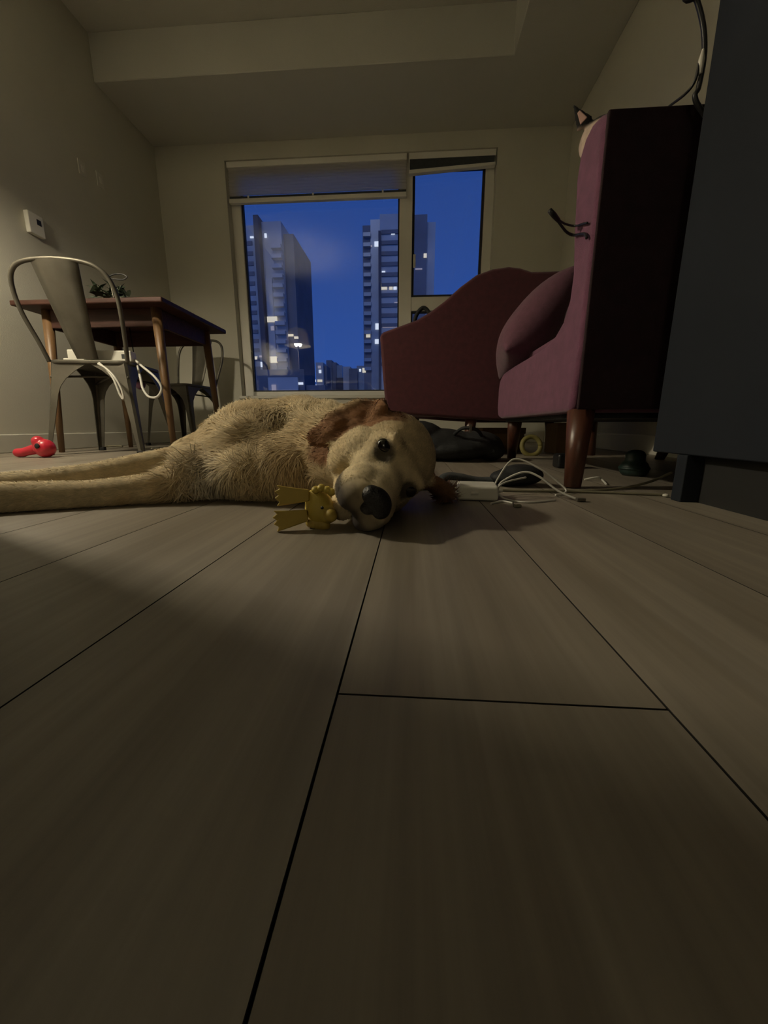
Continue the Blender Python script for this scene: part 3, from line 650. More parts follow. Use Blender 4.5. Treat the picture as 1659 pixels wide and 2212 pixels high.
# ear flap: a draped sheet lying back over the neck
eb = H(-0.062, 0.060, 0.010)
ear_c = [eb, atY(812, 905, 0.690), atY(765, 925, 0.672), atY(720, 945, 0.655), atY(685, 957, 0.650)]
ear_w = [0.022, 0.036, 0.041, 0.032, 0.010]
ec = catmull(ear_c, 6); ne = len(ec)
for i, p in enumerate(ec):
    t = i/(ne-1)*4; k = min(int(t), 3); w = ear_w[k]+(ear_w[k+1]-ear_w[k])*(t-k)
    ax = (ec[min(i+1, ne-1)]-ec[max(i-1, 0)]).normalized(); side = Vector((0.25, 0.62, 0.72)); side = (side-ax*side.dot(ax)).normalized(); nn = ax.cross(side)
    if nn.y > 0: nn = -nn
    fold = 0.004*math.sin(i*0.9)
    for s in (-0.75, -0.25, 0.25, 0.75):
        d.ell(p+side*(w*s)+nn*(0.010+fold*(1 if s > 0 else -1)+0.006*(1-s*s)), (0.010, w*0.34, 0.0075), (ax, side, nn), 10, 6)
# lower ear, spread on the floor beyond the crown
lb = H(-0.050, -0.058, 0.020)
for i in range(9):
    t = i/8; p = lb.lerp(Vector((0.066, 0.722, 0.016)), t); wv = 0.030-0.010*abs(t-0.4)
    d.ell(p+Vector((0, 0, 0.004*math.sin(3*t))), (0.022, wv, 0.011), None, 10, 6)
dog = empty('dog', (-0.25, 0.95, 0)); tag(dog, 'cream golden retriever lying on its side with a yellow toy at its mouth', 'dog')
body = remesh(d, 'body', 0.0046, 5, M['fur'], None)
me = body.data
nv = len(me.vertices); co = np.empty(nv*3); me.vertices.foreach_get('co', co); co = co.reshape(-1, 3)
co[:, 2] = np.maximum(co[:, 2], 0.002)
# soft dents: eye sockets, folds of the neck
def field(P, c, r): return np.exp(-((P-np.array(c))**2).sum(1)/(r*r))
nrm = np.empty(nv*3); me.vertices.foreach_get('normal', nrm); nrm = nrm.reshape(-1, 3)
for s in (1, -1):
    co -= nrm*(0.005*field(co, H(0.030, s*0.037, 0.0), 0.013))[:, None]
lump = np.sin(co[:, 0]*41+co[:, 2]*55+2*np.sin(co[:, 1]*23))*np.sin(co[:, 1]*47-co[:, 2]*38)
trunk = np.clip((-0.14-co[:, 0])/0.08, 0, 1)*np.clip((co[:, 0]+0.50)/0.08, 0, 1)
co += nrm*(0.0028*lump*trunk)[:, None]
co[:, 2] = np.maximum(co[:, 2], 0.001)
me.vertices.foreach_set('co', co.ravel()); me.update()
ed_ = np.empty(len(me.edges)*2, dtype=np.int32); me.edges.foreach_get('vertices', ed_); ed_ = ed_.reshape(-1, 2)
deg = np.bincount(ed_.ravel(), minlength=nv)[:, None]
hd_ = np.linalg.norm(co-np.array(H(-0.02, 0, -0.02)), axis=1); wsm = np.clip((hd_-0.15)/0.05, 0, 1)*np.clip((co[:, 0]+0.52)/0.06, 0, 1)
edm = np.min(np.stack([np.linalg.norm(co-np.array(q), axis=1) for q in ec]), 0); wsm = (wsm*np.clip((edm-0.045)/0.02, 0, 1))[:, None]*0.8
for _ in range(24):
    acc = np.zeros_like(co); np.add.at(acc, ed_[:, 0], co[ed_[:, 1]]); np.add.at(acc, ed_[:, 1], co[ed_[:, 0]])
    co = co+(acc/deg-co)*wsm
def clump(P):
    a_ = P@np.array([-0.45, 0.55, -0.55]); b_ = P@np.array([0.75, 0.62, 0.0]); c_ = P@np.array([0.35, -0.42, -0.85])
    w1 = np.sin(b_*95+2.2*np.sin(a_*24)+1.3*np.sin(c_*37)); w2 = np.sin(c_*82+1.9*np.sin(a_*21+1.0)+b_*17)
    return 0.55*w1*np.cos(a_*31+w2)+0.45*w2*np.sin(a_*19+b_*23)
me.vertices.foreach_set('co', co.ravel()); me.update(); nrm_ = np.empty(nv*3); me.vertices.foreach_get('normal', nrm_); nrm_ = nrm_.reshape(-1, 3)
co = co+nrm_*(0.0042*clump(co)[:, None]*wsm)
co[:, 2] = np.maximum(co[:, 2], 0.001); me.vertices.foreach_set('co', co.ravel()); me.update()
hv = np.array(HC); fv, ev, uv = np.array(FV), np.array(EV), np.array(UV)
def coat(P):
    L = P-hv; a = L@fv; b = L@ev; c = L@uv
    cream = np.array([0.76, 0.63, 0.40]); gold = np.array([0.60, 0.42, 0.20]); rust = np.array([0.33, 0.165, 0.075]); pale = np.array([0.72, 0.62, 0.42]); dark = np.array([0.050, 0.040, 0.034])
    K = np.repeat(cream[None], len(P), 0)
    def mixin(w, col): nonlocal K; w = np.clip(w, 0, 1)[:, None]; K = K*(1-w)+col*w
    n = 0.5+0.5*np.sin(P[:, 0]*29+np.sin(P[:, 1]*31)*2)*np.sin(P[:, 1]*27+P[:, 2]*33)
    mixin(0.30*n*(P[:, 0] < -0.1), gold); mixin(np.clip(-clump(P)-0.05, 0, 1)*0.75*(P[:, 0] < -0.13), gold)
    mixin(0.85*field(P, (-0.385, 0.695, 0.05), 0.035), np.array([0.88, 0.84, 0.74]))
    mixin(np.clip((-0.46-P[:, 0])/0.1, 0, 1)*0.5, pale)
    # forehead and top of the head more golden
    mixin(np.clip((c+0.005)/0.04, 0, 1)*np.clip((a+0.16)/0.05, 0, 1)*(np.linalg.norm(L, axis=1) < 0.2)*0.35, gold)
    # throat
    mixin(0.7*field(P, (-0.20, 0.70, 0.075), 0.055), gold)
    # ears
    ed = np.min(np.stack([np.linalg.norm(P-np.array(q), axis=1) for q in ec]), 0); top = P[:, 2]
    mixin(np.clip((0.046-ed)/0.014, 0, 1)*(a < -0.035), rust)
    le = np.min(np.stack([np.linalg.norm(P-np.array(lb.lerp(Vector((0.066, 0.722, 0.016)), t)), axis=1) for t in np.linspace(0.25, 1, 6)]), 0)
    mixin(np.clip((0.040-le)/0.012, 0, 1), rust)
    # dark lips with the muzzle's shadow painted in, and eye rims
    for s in (1, -1):
        r = np.sqrt(((a-0.030)/0.017)**2+((b-s*0.038)/0.016)**2+((c-0.000)/0.013)**2); mixin(np.clip((1.45-r)/0.4, 0, 1)*0.9, dark)
    mixin(np.clip((a-0.070)/0.03, 0, 1)*np.clip((-0.048-c)/0.020, 0, 1)*0.92, dark); mixin(np.clip((a-0.088)/0.02, 0, 1)*np.clip((-0.030-c)/0.012, 0, 1)*0.7, dark)
    mixin(np.clip((0.012-np.abs(c+0.068))/0.007, 0, 1)*np.clip((a-0.02)/0.03, 0, 1)*0.9, dark)
    return K
def paint(me, P, colf):
    ca = me.color_attributes.new('coat', 'FLOAT_COLOR', 'POINT'); K = np.ones((len(P), 4)); K[:, :3] = colf(P); ca.data.foreach_set('color', K.ravel())
paint(me, co, coat)
hang(body, dog)
def strands(me, P, count, lenf, flowf, lift, width, colf, name, material, parent, seed):
    """short tapered hairs rooted on the skin, one mesh"""
    g = np.random.default_rng(seed); me.calc_loop_triangles(); nt_ = len(me.loop_triangles)
    tri = np.empty(nt_*3, dtype=np.int64); me.loop_triangles.foreach_get('vertices', tri); tri = tri.reshape(-1, 3)
    vn = np.empty(len(P)*3); me.vertices.foreach_get('normal', vn); vn = vn.reshape(-1, 3)
    A, B, Cc = P[tri[:, 0]], P[tri[:, 1]], P[tri[:, 2]]
    ar = np.linalg.norm(np.cross(B-A, Cc-A), axis=1); mid = (A+B+Cc)/3
    ar = ar*(mid[:, 2] > 0.004)*(lenf(mid) > 0.0005)*np.where(mid[:, 1] > 1.08, 0.15, 1.0)
    idx = g.choice(nt_, size=count, p=ar/ar.sum()); r1 = np.sqrt(g.random(count)); r2 = g.random(count)
    wa, wb, wc = (1-r1)[:, None], (r1*(1-r2))[:, None], (r1*r2)[:, None]
    T = tri[idx]; R = P[T[:, 0]]*wa+P[T[:, 1]]*wb+P[T[:, 2]]*wc
    Nn = vn[T[:, 0]]*wa+vn[T[:, 1]]*wb+vn[T[:, 2]]*wc; Nn /= np.linalg.norm(Nn, axis=1)[:, None]+1e-9
    F = flowf(R)+g.normal(0, 0.28, (count, 3)); F -= Nn*(F*Nn).sum(1)[:, None]; F /= np.linalg.norm(F, axis=1)[:, None]+1e-9
    ln = (lenf(R)*g.uniform(0.6, 1.25, count))[:, None]; S = np.cross(F, Nn); S /= np.linalg.norm(S, axis=1)[:, None]+1e-9
    w = width*g.uniform(0.7, 1.3, count)[:, None]
    p1 = R+F*ln*0.45+Nn*ln*lift; p2 = R+F*ln*0.95+Nn*ln*lift*1.25
    base = R-Nn*0.001
    V = np.stack([base-S*w, base+S*w, p1-S*w*0.8, p1+S*w*0.8, p2], 1).reshape(-1, 3)
    V[:, 2] = np.maximum(V[:, 2], 0.0015)
    o5 = np.arange(count)[:, None]*5
    F1 = np.concatenate([o5+0, o5+1, o5+3], 1); F2 = np.concatenate([o5+0, o5+3, o5+2], 1); F3 = np.concatenate([o5+2, o5+3, o5+4], 1)
    fs = np.stack([F1, F2, F3], 1).reshape(-1, 3)
    hm = bpy.data.meshes.new(name); nf = len(fs)
    hm.vertices.add(len(V)); hm.vertices.foreach_set('co', V.ravel())
    hm.loops.add(nf*3); hm.loops.foreach_set('vertex_index', fs.ravel().astype(np.int32))
    hm.polygons.add(nf); hm.polygons.foreach_set('loop_start', np.arange(0, nf*3, 3, dtype=np.int32)); hm.polygons.foreach_set('use_smooth', np.ones(nf, dtype=bool)); hm.update()
    N5 = np.repeat(Nn, 5, axis=0); hm.normals_split_custom_set_from_vertices(N5)
    ca = hm.color_attributes.new('coat', 'FLOAT_COLOR', 'POINT'); K = np.ones((len(V), 4)); K[:, :3] = np.repeat(colf(R)*g.uniform(0.82, 1.15, (count, 1)), 5, axis=0); ca.data.foreach_set('color', K.ravel())
    hm.materials.append(material); o = bpy.data.objects.new(name, hm); COL.objects.link(o); o['kind'] = 'stuff'
    return hang(o, parent)
def dog_len(P):
    L = P-hv; a = L@fv; dist = np.linalg.norm(L+fv*0.04, axis=1)
    ln = np.full(len(P), 0.029)
    ln = np.where(P[:, 0] < -0.46, 0.010, ln)
    ln = ln+0.018*field(P, (-0.40, 0.73, 0.05), 0.07)+0.010*field(P, (-0.22, 0.70, 0.06), 0.08)
    edd = np.min(np.stack([np.linalg.norm(P-np.array(q), axis=1) for q in ec]), 0); ln = np.where(edd < 0.05, 0.010, ln)
    ln = np.where(dist < 0.125, 0.0065, ln); ln = np.where(a > 0.02, np.where(dist < 0.2, 0.0035, ln), ln)
    ln = np.where((a > 0.098) & (dist < 0.2), 0.0, ln)
    for s in (1, -1):
        ln = np.where(np.linalg.norm(P-np.array(H(0.032, s*0.038, 0.0)), axis=1) < 0.016, 0.0, ln)
    return ln
def dog_flow(P):
    L = P-hv; dist = np.linalg.norm(L+fv*0.04, axis=1)
    F = np.repeat(np.array([[-0.45, 0.55, -0.55]]), len(P), 0)+0.55*np.stack([np.sin(P[:, 1]*38+P[:, 2]*22), np.sin(P[:, 0]*33+1), np.sin(P[:, 0]*41+P[:, 1]*29)], 1)
    F = np.where((P[:, 0] < -0.44)[:, None], np.array([[-0.9, -0.3, -0.15]]), F)
    F = np.where((dist < 0.14)[:, None], -fv[None]+0.25*ev[None], F)
    ed = np.min(np.stack([np.linalg.norm(P-np.array(q), axis=1) for q in ec]), 0)
    F = np.where((ed < 0.046)[:, None], np.array([[-0.85, -0.25, -0.3]]), F)
    return F
strands(me, co, 95000, dog_len, dog_flow, 0.22, 0.00075, coat, 'fur', M['fur'], dog, 3)
from mathutils.bvhtree import BVHTree
bvh = BVHTree.FromPolygons([Vector(p) for p in co], [tuple(p.vertices) for p in me.polygons])
def skin(b, c): return bvh.ray_cast(H(0.35, b, c), -FV)[0]     # where the face surface lies, looking along the muzzle
for s in (1, -1):
    hang(MB().ell(skin(s*0.037, 0.0)-FV*0.0085, (0.0115, 0.0145, 0.0120), HB, 20, 12).build('eye', M['eye']), dog)
nt0 = skin(0, -0.026)
ns = MB(); ns.ell(nt0-FV*0.004, (0.014, 0.022, 0.017), HB, 20, 12); ns.ell(nt0-FV*0.003-UV*0.014, (0.010, 0.011, 0.012), HB)
for s in (1, -1): ns.ell(nt0-FV*0.005+EV*(s*0.013)-UV*0.003, (0.013, 0.012, 0.013), HB)
nose = hang(remesh(ns, 'nose', 0.0016, 3, M['nose'], None), dog)

# ------------------------------------------------------------------ yellow toy in the dog's mouth
def poly_slab(mb, pts, o, ex, ey, th):
    ez = ex.cross(ey).normalized(); n = len(pts)
    vs = [o+ex*x+ey*y-ez*th for x, y in pts]+[o+ex*x+ey*y+ez*th for x, y in pts]
    return mb.add(vs, [tuple(range(n))[::-1], tuple(range(n, 2*n))]+[(i, (i+1) % n, n+(i+1) % n, n+i) for i in range(n)])
tc_ = atY(688, 1095, 0.525)
ty = empty('squeaky_toy', (tc_.x, tc_.y, 0)); tag(ty, 'yellow rubber duck toy with two flat webbed feet, held in the dog mouth', 'dog toy')
b1 = MB(); b1.ell(tc_+Vector((0, 0.006, -0.004)), (0.021, 0.022, 0.026), None, 20, 14); b1.ell(tc_+Vector((0.014, -0.004, -0.010)), (0.013, 0.015, 0.013)); b1.ell(tc_+Vector((-0.006, 0.008, 0.010)), (0.016, 0.016, 0.014))
tbod = remesh(b1, 'toy_body', 0.0022, 3, M['yellow'], None); hang(tbod, ty)
foot2d = [(0, -0.008), (0.026, -0.0125), (0.044, -0.0150), (0.040, -0.009), (0.047, -0.004), (0.041, 0.0005), (0.047, 0.005), (0.040, 0.009), (0.044, 0.0140), (0.026, 0.011), (0, 0.008)]
for (u, v, Y, uu, vv, YY) in ((668, 1070, 0.522, 612, 1070, 0.512), (664, 1113, 0.512, 612, 1122, 0.500)):
    o = atY(u, v, Y); ex = (atY(uu, vv, YY)-o).normalized(); ey = Vector((0.05, 0.25, 1)); ey = (ey-ex*ey.dot(ex)).normalized()
    fo = MB(); poly_slab(fo, foot2d, o, ex, ey, 0.005); hang(fo.build('foot', M['yellow2'], bevel=0.002, segs=2), ty)
cr = MB()
for (u, v) in ((682, 1058), (694, 1054), (706, 1058), (716, 1063)): cr.ell(atY(u, v, 0.524), (0.006, 0.008, 0.0055))
hang(cr.build('crest', M['yellow']), ty)
hang(MB().lathe([(0.010, 0), (0.009, 0.006), (0.0065, 0.011), (0.002, 0.013)], atY(712, 1112, 0.514), 14, Vector((0.55, -0.8, -0.15))).build('beak', M['yellow2']), ty)
hang(MB().ell(atY(696, 1097, 0.5015), (0.0022, 0.0020, 0.0022)).build('toy_eye', M['black']), ty)
lw = MB(); lw.caps(atY(672, 1128, 0.52), 0.008, atY(700, 1134, 0.52), 0.009, 5); hang(lw.build('wing', M['yellow2']), ty)

# ------------------------------------------------------------------ cat on the high-backed chair
catc = Vector((0.575, 1.30, 0.405)); ct = MB()
ct.ell(catc+Vector((0.03, 0.05, 0.11)), (0.105, 0.135, 0.11)); ct.caps(catc+Vector((0.02, 0.02, 0.18)), 0.100, catc+Vector((-0.040, -0.03, 0.375)), 0.082)
hc = atY(1300, 305, 1.235); ct.caps(catc+Vector((-0.04, -0.035, 0.36)), 0.070, hc+Vector((0.012, 0.012, -0.02)), 0.050)
ct.ell(hc, (0.055, 0.056, 0.050)); ct.ell(hc+Vector((0.03, -0.02, -0.02)), (0.035, 0.03, 0.028)); ct.ell(hc+Vector((-0.028, -0.02, -0.02)), (0.030, 0.03, 0.028)); ct.ell(hc+Vector((-0.004, -0.046, -0.018)), (0.022, 0.018, 0.015))
for s in (-1, 1):
    ct.caps(catc+Vector((s*0.035-0.02, -0.09, 0.2)), 0.032, catc+Vector((s*0.035-0.02, -0.12, 0.022)), 0.022); ct.ell(catc+Vector((s*0.035-0.02, -0.135, 0.016)), (0.022, 0.032, 0.017))
    ct.ell(catc+Vector((s*0.085+0.03, 0.02, 0.07)), (0.045, 0.11, 0.07))
tp = catmull([catc+Vector((0.05, 0.17, 0.04)), catc+Vector((0.15, 0.15, 0.02)), catc+Vector((0.19, 0.02, 0.02)), catc+Vector((0.15, -0.10, 0.02))], 6)
for p in tp: ct.ell(p, (0.02, 0.02, 0.02), None, 10, 6)
ears = []
for (tip, base) in ((atY(1240, 229, 1.225), atY(1262, 268, 1.225)), (hc+Vector((0.052, 0.010, 0.062)), hc+Vector((0.034, 0.006, 0.028)))):
    tip = Vector(tip); base = Vector(base); ax = (tip-base).normalized(); sd = Vector((0.75, -0.55, 0.25)); sd = (sd-ax*sd.dot(ax)).normalized(); nn = ax.cross(sd); nn = -nn if nn.y > 0 else nn
    Lh = (tip-base).length
    for i in range(7):
        t = i/6; w = 0.019*(1-t)+0.004; ct.ell(base+ax*(Lh*t*0.95), (0.007, w, 0.0065-0.002*t), (ax, sd, nn), 10, 6)
    ears.append((base, ax, sd, nn, Lh))
cat = empty('cat', (catc.x, catc.y, 0.405)); tag(cat, 'black cat with pink inner ears and pale blaze peering past the chair back', 'cat')
cbody = remesh(ct, 'body', 0.0042, 3, M['catfur'], None)
cme = cbody.data; cn = len(cme.vertices); cc = np.empty(cn*3); cme.vertices.foreach_get('co', cc); cc = cc.reshape(-1, 3)
def catcoat(P):
    K = np.repeat(np.array([[0.012, 0.011, 0.011]]), len(P), 0); L = P-np.array(hc)
    w = np.clip((0.030-L[:, 2])/0.008, 0, 1)*np.clip((0.004-L[:, 0])/0.006, 0, 1)*(L[:, 1] < 0.025)*(np.linalg.norm(L, axis=1) < 0.075); w = w[:, None]
    K = K*(1-w)+np.array([[0.62, 0.49, 0.41]])*w
    w2 = (np.clip((0.10-np.linalg.norm(P-np.array(catc+Vector((-0.02, -0.11, 0.22))), axis=1))/0.03, 0, 1))[:, None]
    return K*(1-w2)+np.array([[0.6, 0.55, 0.5]])*w2
paint(cme, cc, catcoat); hang(cbody, cat)
for base, ax, sd, nn, Lh in ears:
    e_ = MB(); vs = [base+ax*(Lh*0.08)+sd*0.012+nn*0.0072, base+ax*(Lh*0.08)-sd*0.007+nn*0.0072, base+ax*(Lh*0.62)-sd*0.001+nn*0.0066, base+ax*(Lh*0.62)+sd*0.006+nn*0.0066]
    e_.add(vs+[v-nn*0.004 for v in vs], [(0, 1, 2, 3), (7, 6, 5, 4), (0, 4, 5, 1), (1, 5, 6, 2), (2, 6, 7, 3), (3, 7, 4, 0)]); hang(e_.build('inner_ear', M['catpink'], bevel=0.002), cat)
for s in (-1, 1): hang(MB().ell(hc+Vector((-0.002+s*0.022, -0.047, 0.008)), (0.009, 0.007, 0.008)).build('eye', M['eye']), cat)

# ------------------------------------------------------------------ red toy
rt = empty('rubber_toy', (-1.70, 1.70, 0)); tag(rt, 'glossy red rubber dog toy with a round bulb and stubby arm on the floor', 'dog toy')
rp = atZ(97, 985, 0.0); rb = MB(); rp = Vector((rp.x, 1.70, 0)); rX = atY(97, 968, 1.70).x; lX = atY(50, 980, 1.70).x
rb.ell((rX, 1.70, 0.043), (0.043, 0.042, 0.043)); rb.caps((rX-0.012, 1.695, 0.055), 0.030, (rX-0.018, 1.69, 0.074), 0.026, 4)
rb.caps((rX-0.02, 1.70, 0.045), 0.026, (lX+0.012, 1.69, 0.024), 0.019); rb.caps((lX+0.012, 1.69, 0.023), 0.021, (lX-0.012, 1.69, 0.022), 0.021, 4)
hang(remesh(rb, 'toy_body', 0.0035, 4, M['red'], None), rt)
hang(MB().lathe([(0.012, 0), (0.010, 0.002), (0.004, 0.003)], (rX+0.004, 1.659, 0.055), 14, Vector((0.1, -1, 0.15))).build('treat_hole', M['cabdark']), rt)

# ------------------------------------------------------------------ power adapter and white cables
pa = empty('power_adapter', (0.130, 0.772, 0)); pa.rotation_euler = (0, 0, math.radians(-6)); tag(pa, 'white laptop power adapter brick lying beside the dog head', 'power adapter')
MB().box((-0.038, -0.035, 0.001), (0.040, 0.035, 0.030)).build('brick', M['white'], pa, bevel=0.006, segs=3)
MB().tube([(-0.012, -0.0353, 0.015), (0.002, -0.0353, 0.016)], 0.0035, 8).build('plug_tab', M['paper'], pa)
MB().tube([(0.040, 0.005, 0.015), (0.052, 0.005, 0.016)], 0.0035, 8).build('strain_relief', M['white'], pa)
def cable(name, pts, r, m, label=None, cat='cable', group=None, n=6, parent=None):
    o = MB().tube(catmull(pts, 8), r, n).build(name, m)
    if parent: hang(o, parent)
    else: tag(o, label, cat, group)
    return o
cable('charger_cable', [(0.172, 0.79, 0.016), (0.180, 0.82, 0.030), atY(1110, 992, 0.86), atY(1165, 1012, 0.85), atY(1210, 1045, 0.84), atY(1223, 1062, 0.83), atZ(1200, 1070, 0.002)], 0.0021, M['cable'], 'thin white cable in a tall loop, its foot at the walnut chair leg')
mc = empty('magnetic_cable', (0.24, 0.75, 0)); tag(mc, 'white cable coiled low beside the adapter, ending in a metal plug', 'cable')
cable('lead', [(0.172, 0.775, 0.016), atY(1085, 1040, 0.80), atY(1130, 1020, 0.80), atY(1165, 1030, 0.79), atY(1205, 1060, 0.775), atZ(1245, 1078, 0.003)], 0.0022, M['cable'], parent=mc)
cable('lead', [(0.232, 0.795, 0.040), atY(1092, 1042, 0.775), atY(1074, 1058, 0.755), atZ(1090, 1077, 0.003), atZ(1140, 1085, 0.002), atZ(1200, 1080, 0.002)], 0.0019, M['cable'], parent=mc)
tip = atZ(1247, 1079, 0.004); hang(MB().box(tip+Vector((-0.002, -0.006, -0.003)), tip+Vector((0.014, 0.004, 0.003))).build('plug', M['gun'], bevel=0.001), mc)
sl = empty('short_lead', (0.18, 0.72, 0)); tag(sl, 'short white lead with a dark plug end in front of the adapter', 'cable')
cable('lead', [atZ(1060, 1088, 0.002), atZ(1085, 1083, 0.002), atZ(1108, 1087, 0.002)], 0.0022, M['cable'], parent=sl)
tip = atZ(1118, 1093, 0.0025); hang(MB().box(tip+Vector((-0.007, -0.004, -0.002)), tip+Vector((0.006, 0.004, 0.003))).build('plug', M['cord'], bevel=0.001), sl)
tag(cable('olive_cable', [atZ(885, 1057, 0.003), atZ(1000, 1056, 0.003), atZ(1120, 1060, 0.003), atZ(1250, 1062, 0.003), atZ(1360, 1066, 0.003), atZ(1436, 1069, 0.003)], 0.0032, M['cord']), 'olive cord running straight along the floor to the cabinet', 'cord')
tag(cable('curved_olive_cable', [atZ(1185, 1060, 0.002), atZ(1260, 1060, 0.002), atZ(1330, 1056, 0.003), atY(1400, 1042, 0.93), atY(1452, 1020, 0.92)], 0.0028, M['cord']), 'olive cord curving up from the floor behind the cabinet plinth', 'cord')
tag(MB().ell(atZ(1438, 1070, 0.004), (0.006, 0.006, 0.0035)).build('cord_stopper', M['white']), 'small white plastic stub at the floor cord end', 'stopper')
tag(cable('white_lead', [atZ(1262, 1036, 0.003), atZ(1290, 1031, 0.010), atZ(1300, 1036, 0.004), atZ(1310, 1046, 0.003)], 0.0026, M['cable']), 'thin white lead on the floor behind the walnut chair leg', 'cable')

# ------------------------------------------------------------------ bags and clutter under the chairs
bg = empty('black_bag', (0.17, 1.68, 0)); tag(bg, 'slumped black nylon bag on the floor under the burgundy armchair', 'bag')
k = MB(); k.ell((0.10, 1.69, 0.068), (0.20, 0.13, 0.068)); k.ell((0.02, 1.67, 0.105), (0.115, 0.10, 0.062)); k.ell((0.27, 1.68, 0.065), (0.115, 0.11, 0.060)); k.ell((0.18, 1.66, 0.05), (0.16, 0.12, 0.05)); k.ell((0.33, 1.66, 0.045), (0.06, 0.08, 0.045))
kb = remesh(k, 'bag_body', 0.007, 4, M['blackcloth'], None)
for v in kb.data.vertices: v.co.z = max(v.co.z, 0.001)
hang(kb, bg)
hang(MB().tube(catmull([(0.17, 1.60, 0.11), (0.20, 1.56, 0.135), (0.25, 1.56, 0.13), (0.28, 1.60, 0.105)], 6), 0.007, 8).build('strap', M['blackcloth']), bg)
hang(MB().box((0.222, 1.548, 0.118), (0.232, 1.556, 0.150)).build('zip_pull', M['gun'], bevel=0.001), bg)
pc = empty('pouch', (0.21, 0.94, 0)); tag(pc, 'small black pouch with a grey strap on the floor behind the adapter', 'pouch')
k = MB(); k.ell((0.265, 0.955, 0.026), (0.055, 0.045, 0.026)); k.ell((0.235, 0.95, 0.020), (0.045, 0.04, 0.020))
kb = remesh(k, 'pouch_body', 0.004, 4, M['blackcloth'], None)
for v in kb.data.vertices: v.co.z = max(v.co.z, 0.001)
hang(kb, pc)
sv = catmull([(0.215, 0.955, 0.012), (0.16, 0.95, 0.012), (0.115, 0.945, 0.021), (0.085, 0.94, 0.022), (0.065, 0.93, 0.008)], 6)
st_ = MB()
for a, b in zip(sv[:-1], sv[1:]): st_.ell((a+b)/2, (0.012, 0.020, 0.010), None, 10, 6)
hang(remesh(st_, 'strap', 0.004, 3, M['grey'], None), pc)
bx = empty('cardboard_box', (0.83, 1.80, 0)); tag(bx, 'brown cardboard box pushed under the burgundy armchair near the right wall', 'box')
hang(MB().box((0.76, 2.12, 0), (0.95, 2.30, 0.160)).build('carton', M['cardboard'], bevel=0.003), bx)
hang(MB().box((0.845, 2.118, 0.06), (0.865, 2.12, 0.158)).build('tape', M['olive']), bx)
b2 = empty('shoe_box', (0.47, 2.5, 0)); tag(b2, 'tan lidded shoe box under the middle of the burgundy armchair', 'box')
hang(MB().box((0.42, 2.36, 0), (0.66, 2.56, 0.13)).build('carton', M['cardboard'], bevel=0.003), b2); hang(MB().box((0.414, 2.354, 0.10), (0.666, 2.566, 0.135)).build('lid', M['brown'], bevel=0.003), b2)
rp_ = atY(1150, 934, 1.98); ring = []
for i in range(25): a = 2*math.pi*i/24; ring.append((rp_.x+0.045*math.cos(a), 1.98+0.012*math.sin(a), 0.047+0.045*math.sin(a)))
rg = MB().tube(ring, 0.012, 8).build('tape_roll', M['olive']); tag(rg, 'olive ring shaped tape roll standing beside the cardboard box', 'tape roll')
tag(MB().box((0.50, 1.36, 0), (0.57, 1.42, 0.050)).build('small_black_case', M['black'], bevel=0.010, segs=3), 'small black rounded case on the floor behind the chair leg', 'case')
gt = empty('green_toy', (0.655, 1.18, 0)); tag(gt, 'dark green bell shaped rubber toy between chair leg and cabinet', 'dog toy')
hang(MB().lathe([(0.028, 0.0), (0.037, 0.010), (0.039, 0.024), (0.033, 0.037), (0.026, 0.043), (0.025, 0.052), (0.026, 0.060), (0.021, 0.069), (0.012, 0.074), (0.004, 0.075)], (0.652, 1.18, 0), 24).build('bell', M['green']), gt)
hang(MB().lathe([(0.0395, 0.018), (0.041, 0.022), (0.0395, 0.026)], (0.652, 1.18, 0), 24).build('rib', M['green']), gt)
hb = empty('handbag', (0.05, 2.33, 0.43)); tag(hb, 'black handbag with an arched handle on the burgundy armchair seat', 'handbag')
hang(MB().prism([(-0.09, 0.431), (0.20, 0.431), (0.175, 0.655), (-0.06, 0.655)], 'y', 2.27, 2.42).build('bag_body', M['blackcloth'], bevel=0.02, segs=3), hb)
ha, hbp = atY(893, 712, 2.34), atY(930, 706, 2.34); ht = atY(914, 665, 2.34)
hang(MB().tube(catmull([(ha.x-0.003, 2.34, 0.64), ha, atY(899, 682, 2.34), ht, atY(927, 677, 2.34), hbp, (hbp.x+0.003, 2.34, 0.64)], 6), 0.011, 8).build('handle', M['blackcloth']), hb)

# ------------------------------------------------------------------ black cords at the chair back and cabinet
pcord = empty('plug_cable', (0.34, 0.98, 0.6)); tag(pcord, 'black cord with a plug end draped around the plum chair back', 'cord')
sidex = 0.3575
cable('cord', [(sidex-0.002, 0.935, atX(1284, 477, sidex).z+0.01), atX(1262, 483, sidex-0.001), atX(1243, 488, sidex-0.002), atY(1222, 484, 1.00), atY(1208, 476, 0.985)], 0.0024, M['black'], parent=pcord)
cable('cord', [(sidex-0.002, 0.93, atX(1284, 505, sidex).z+0.006), atX(1262, 505, sidex-0.001), atX(1240, 508, sidex-0.002), atY(1225, 502, 1.00), atY(1213, 488, 0.99), atY(1204, 475, 0.985)], 0.0030, M['black'], parent=pcord)
hang(MB().tube([atY(1207, 477, 0.985), atY(1196, 464, 0.98), atY(1187, 454, 0.975)], [0.0042, 0.0058, 0.0050], 10).build('plug', M['black']), pcord)
wc = empty('hanging_black_cable', (0.5, 0.885, 1.3)); tag(wc, 'black cord hanging in a curve beside the tall grey cabinet', 'cord')
cable('cord', [(0.46, 0.885, 1.30), atY(1478, -70, 0.885), atY(1505, 0, 0.885), atY(1518, 50, 0.885), atY(1522, 95, 0.885), atY(1519, 140, 0.885), atY(1509, 190, 0.887), atY(1503, 218, 0.888), (0.556, 0.893, 0.66), (0.575, 0.893, 0.5)], 0.0042, M['black'], parent=wc)
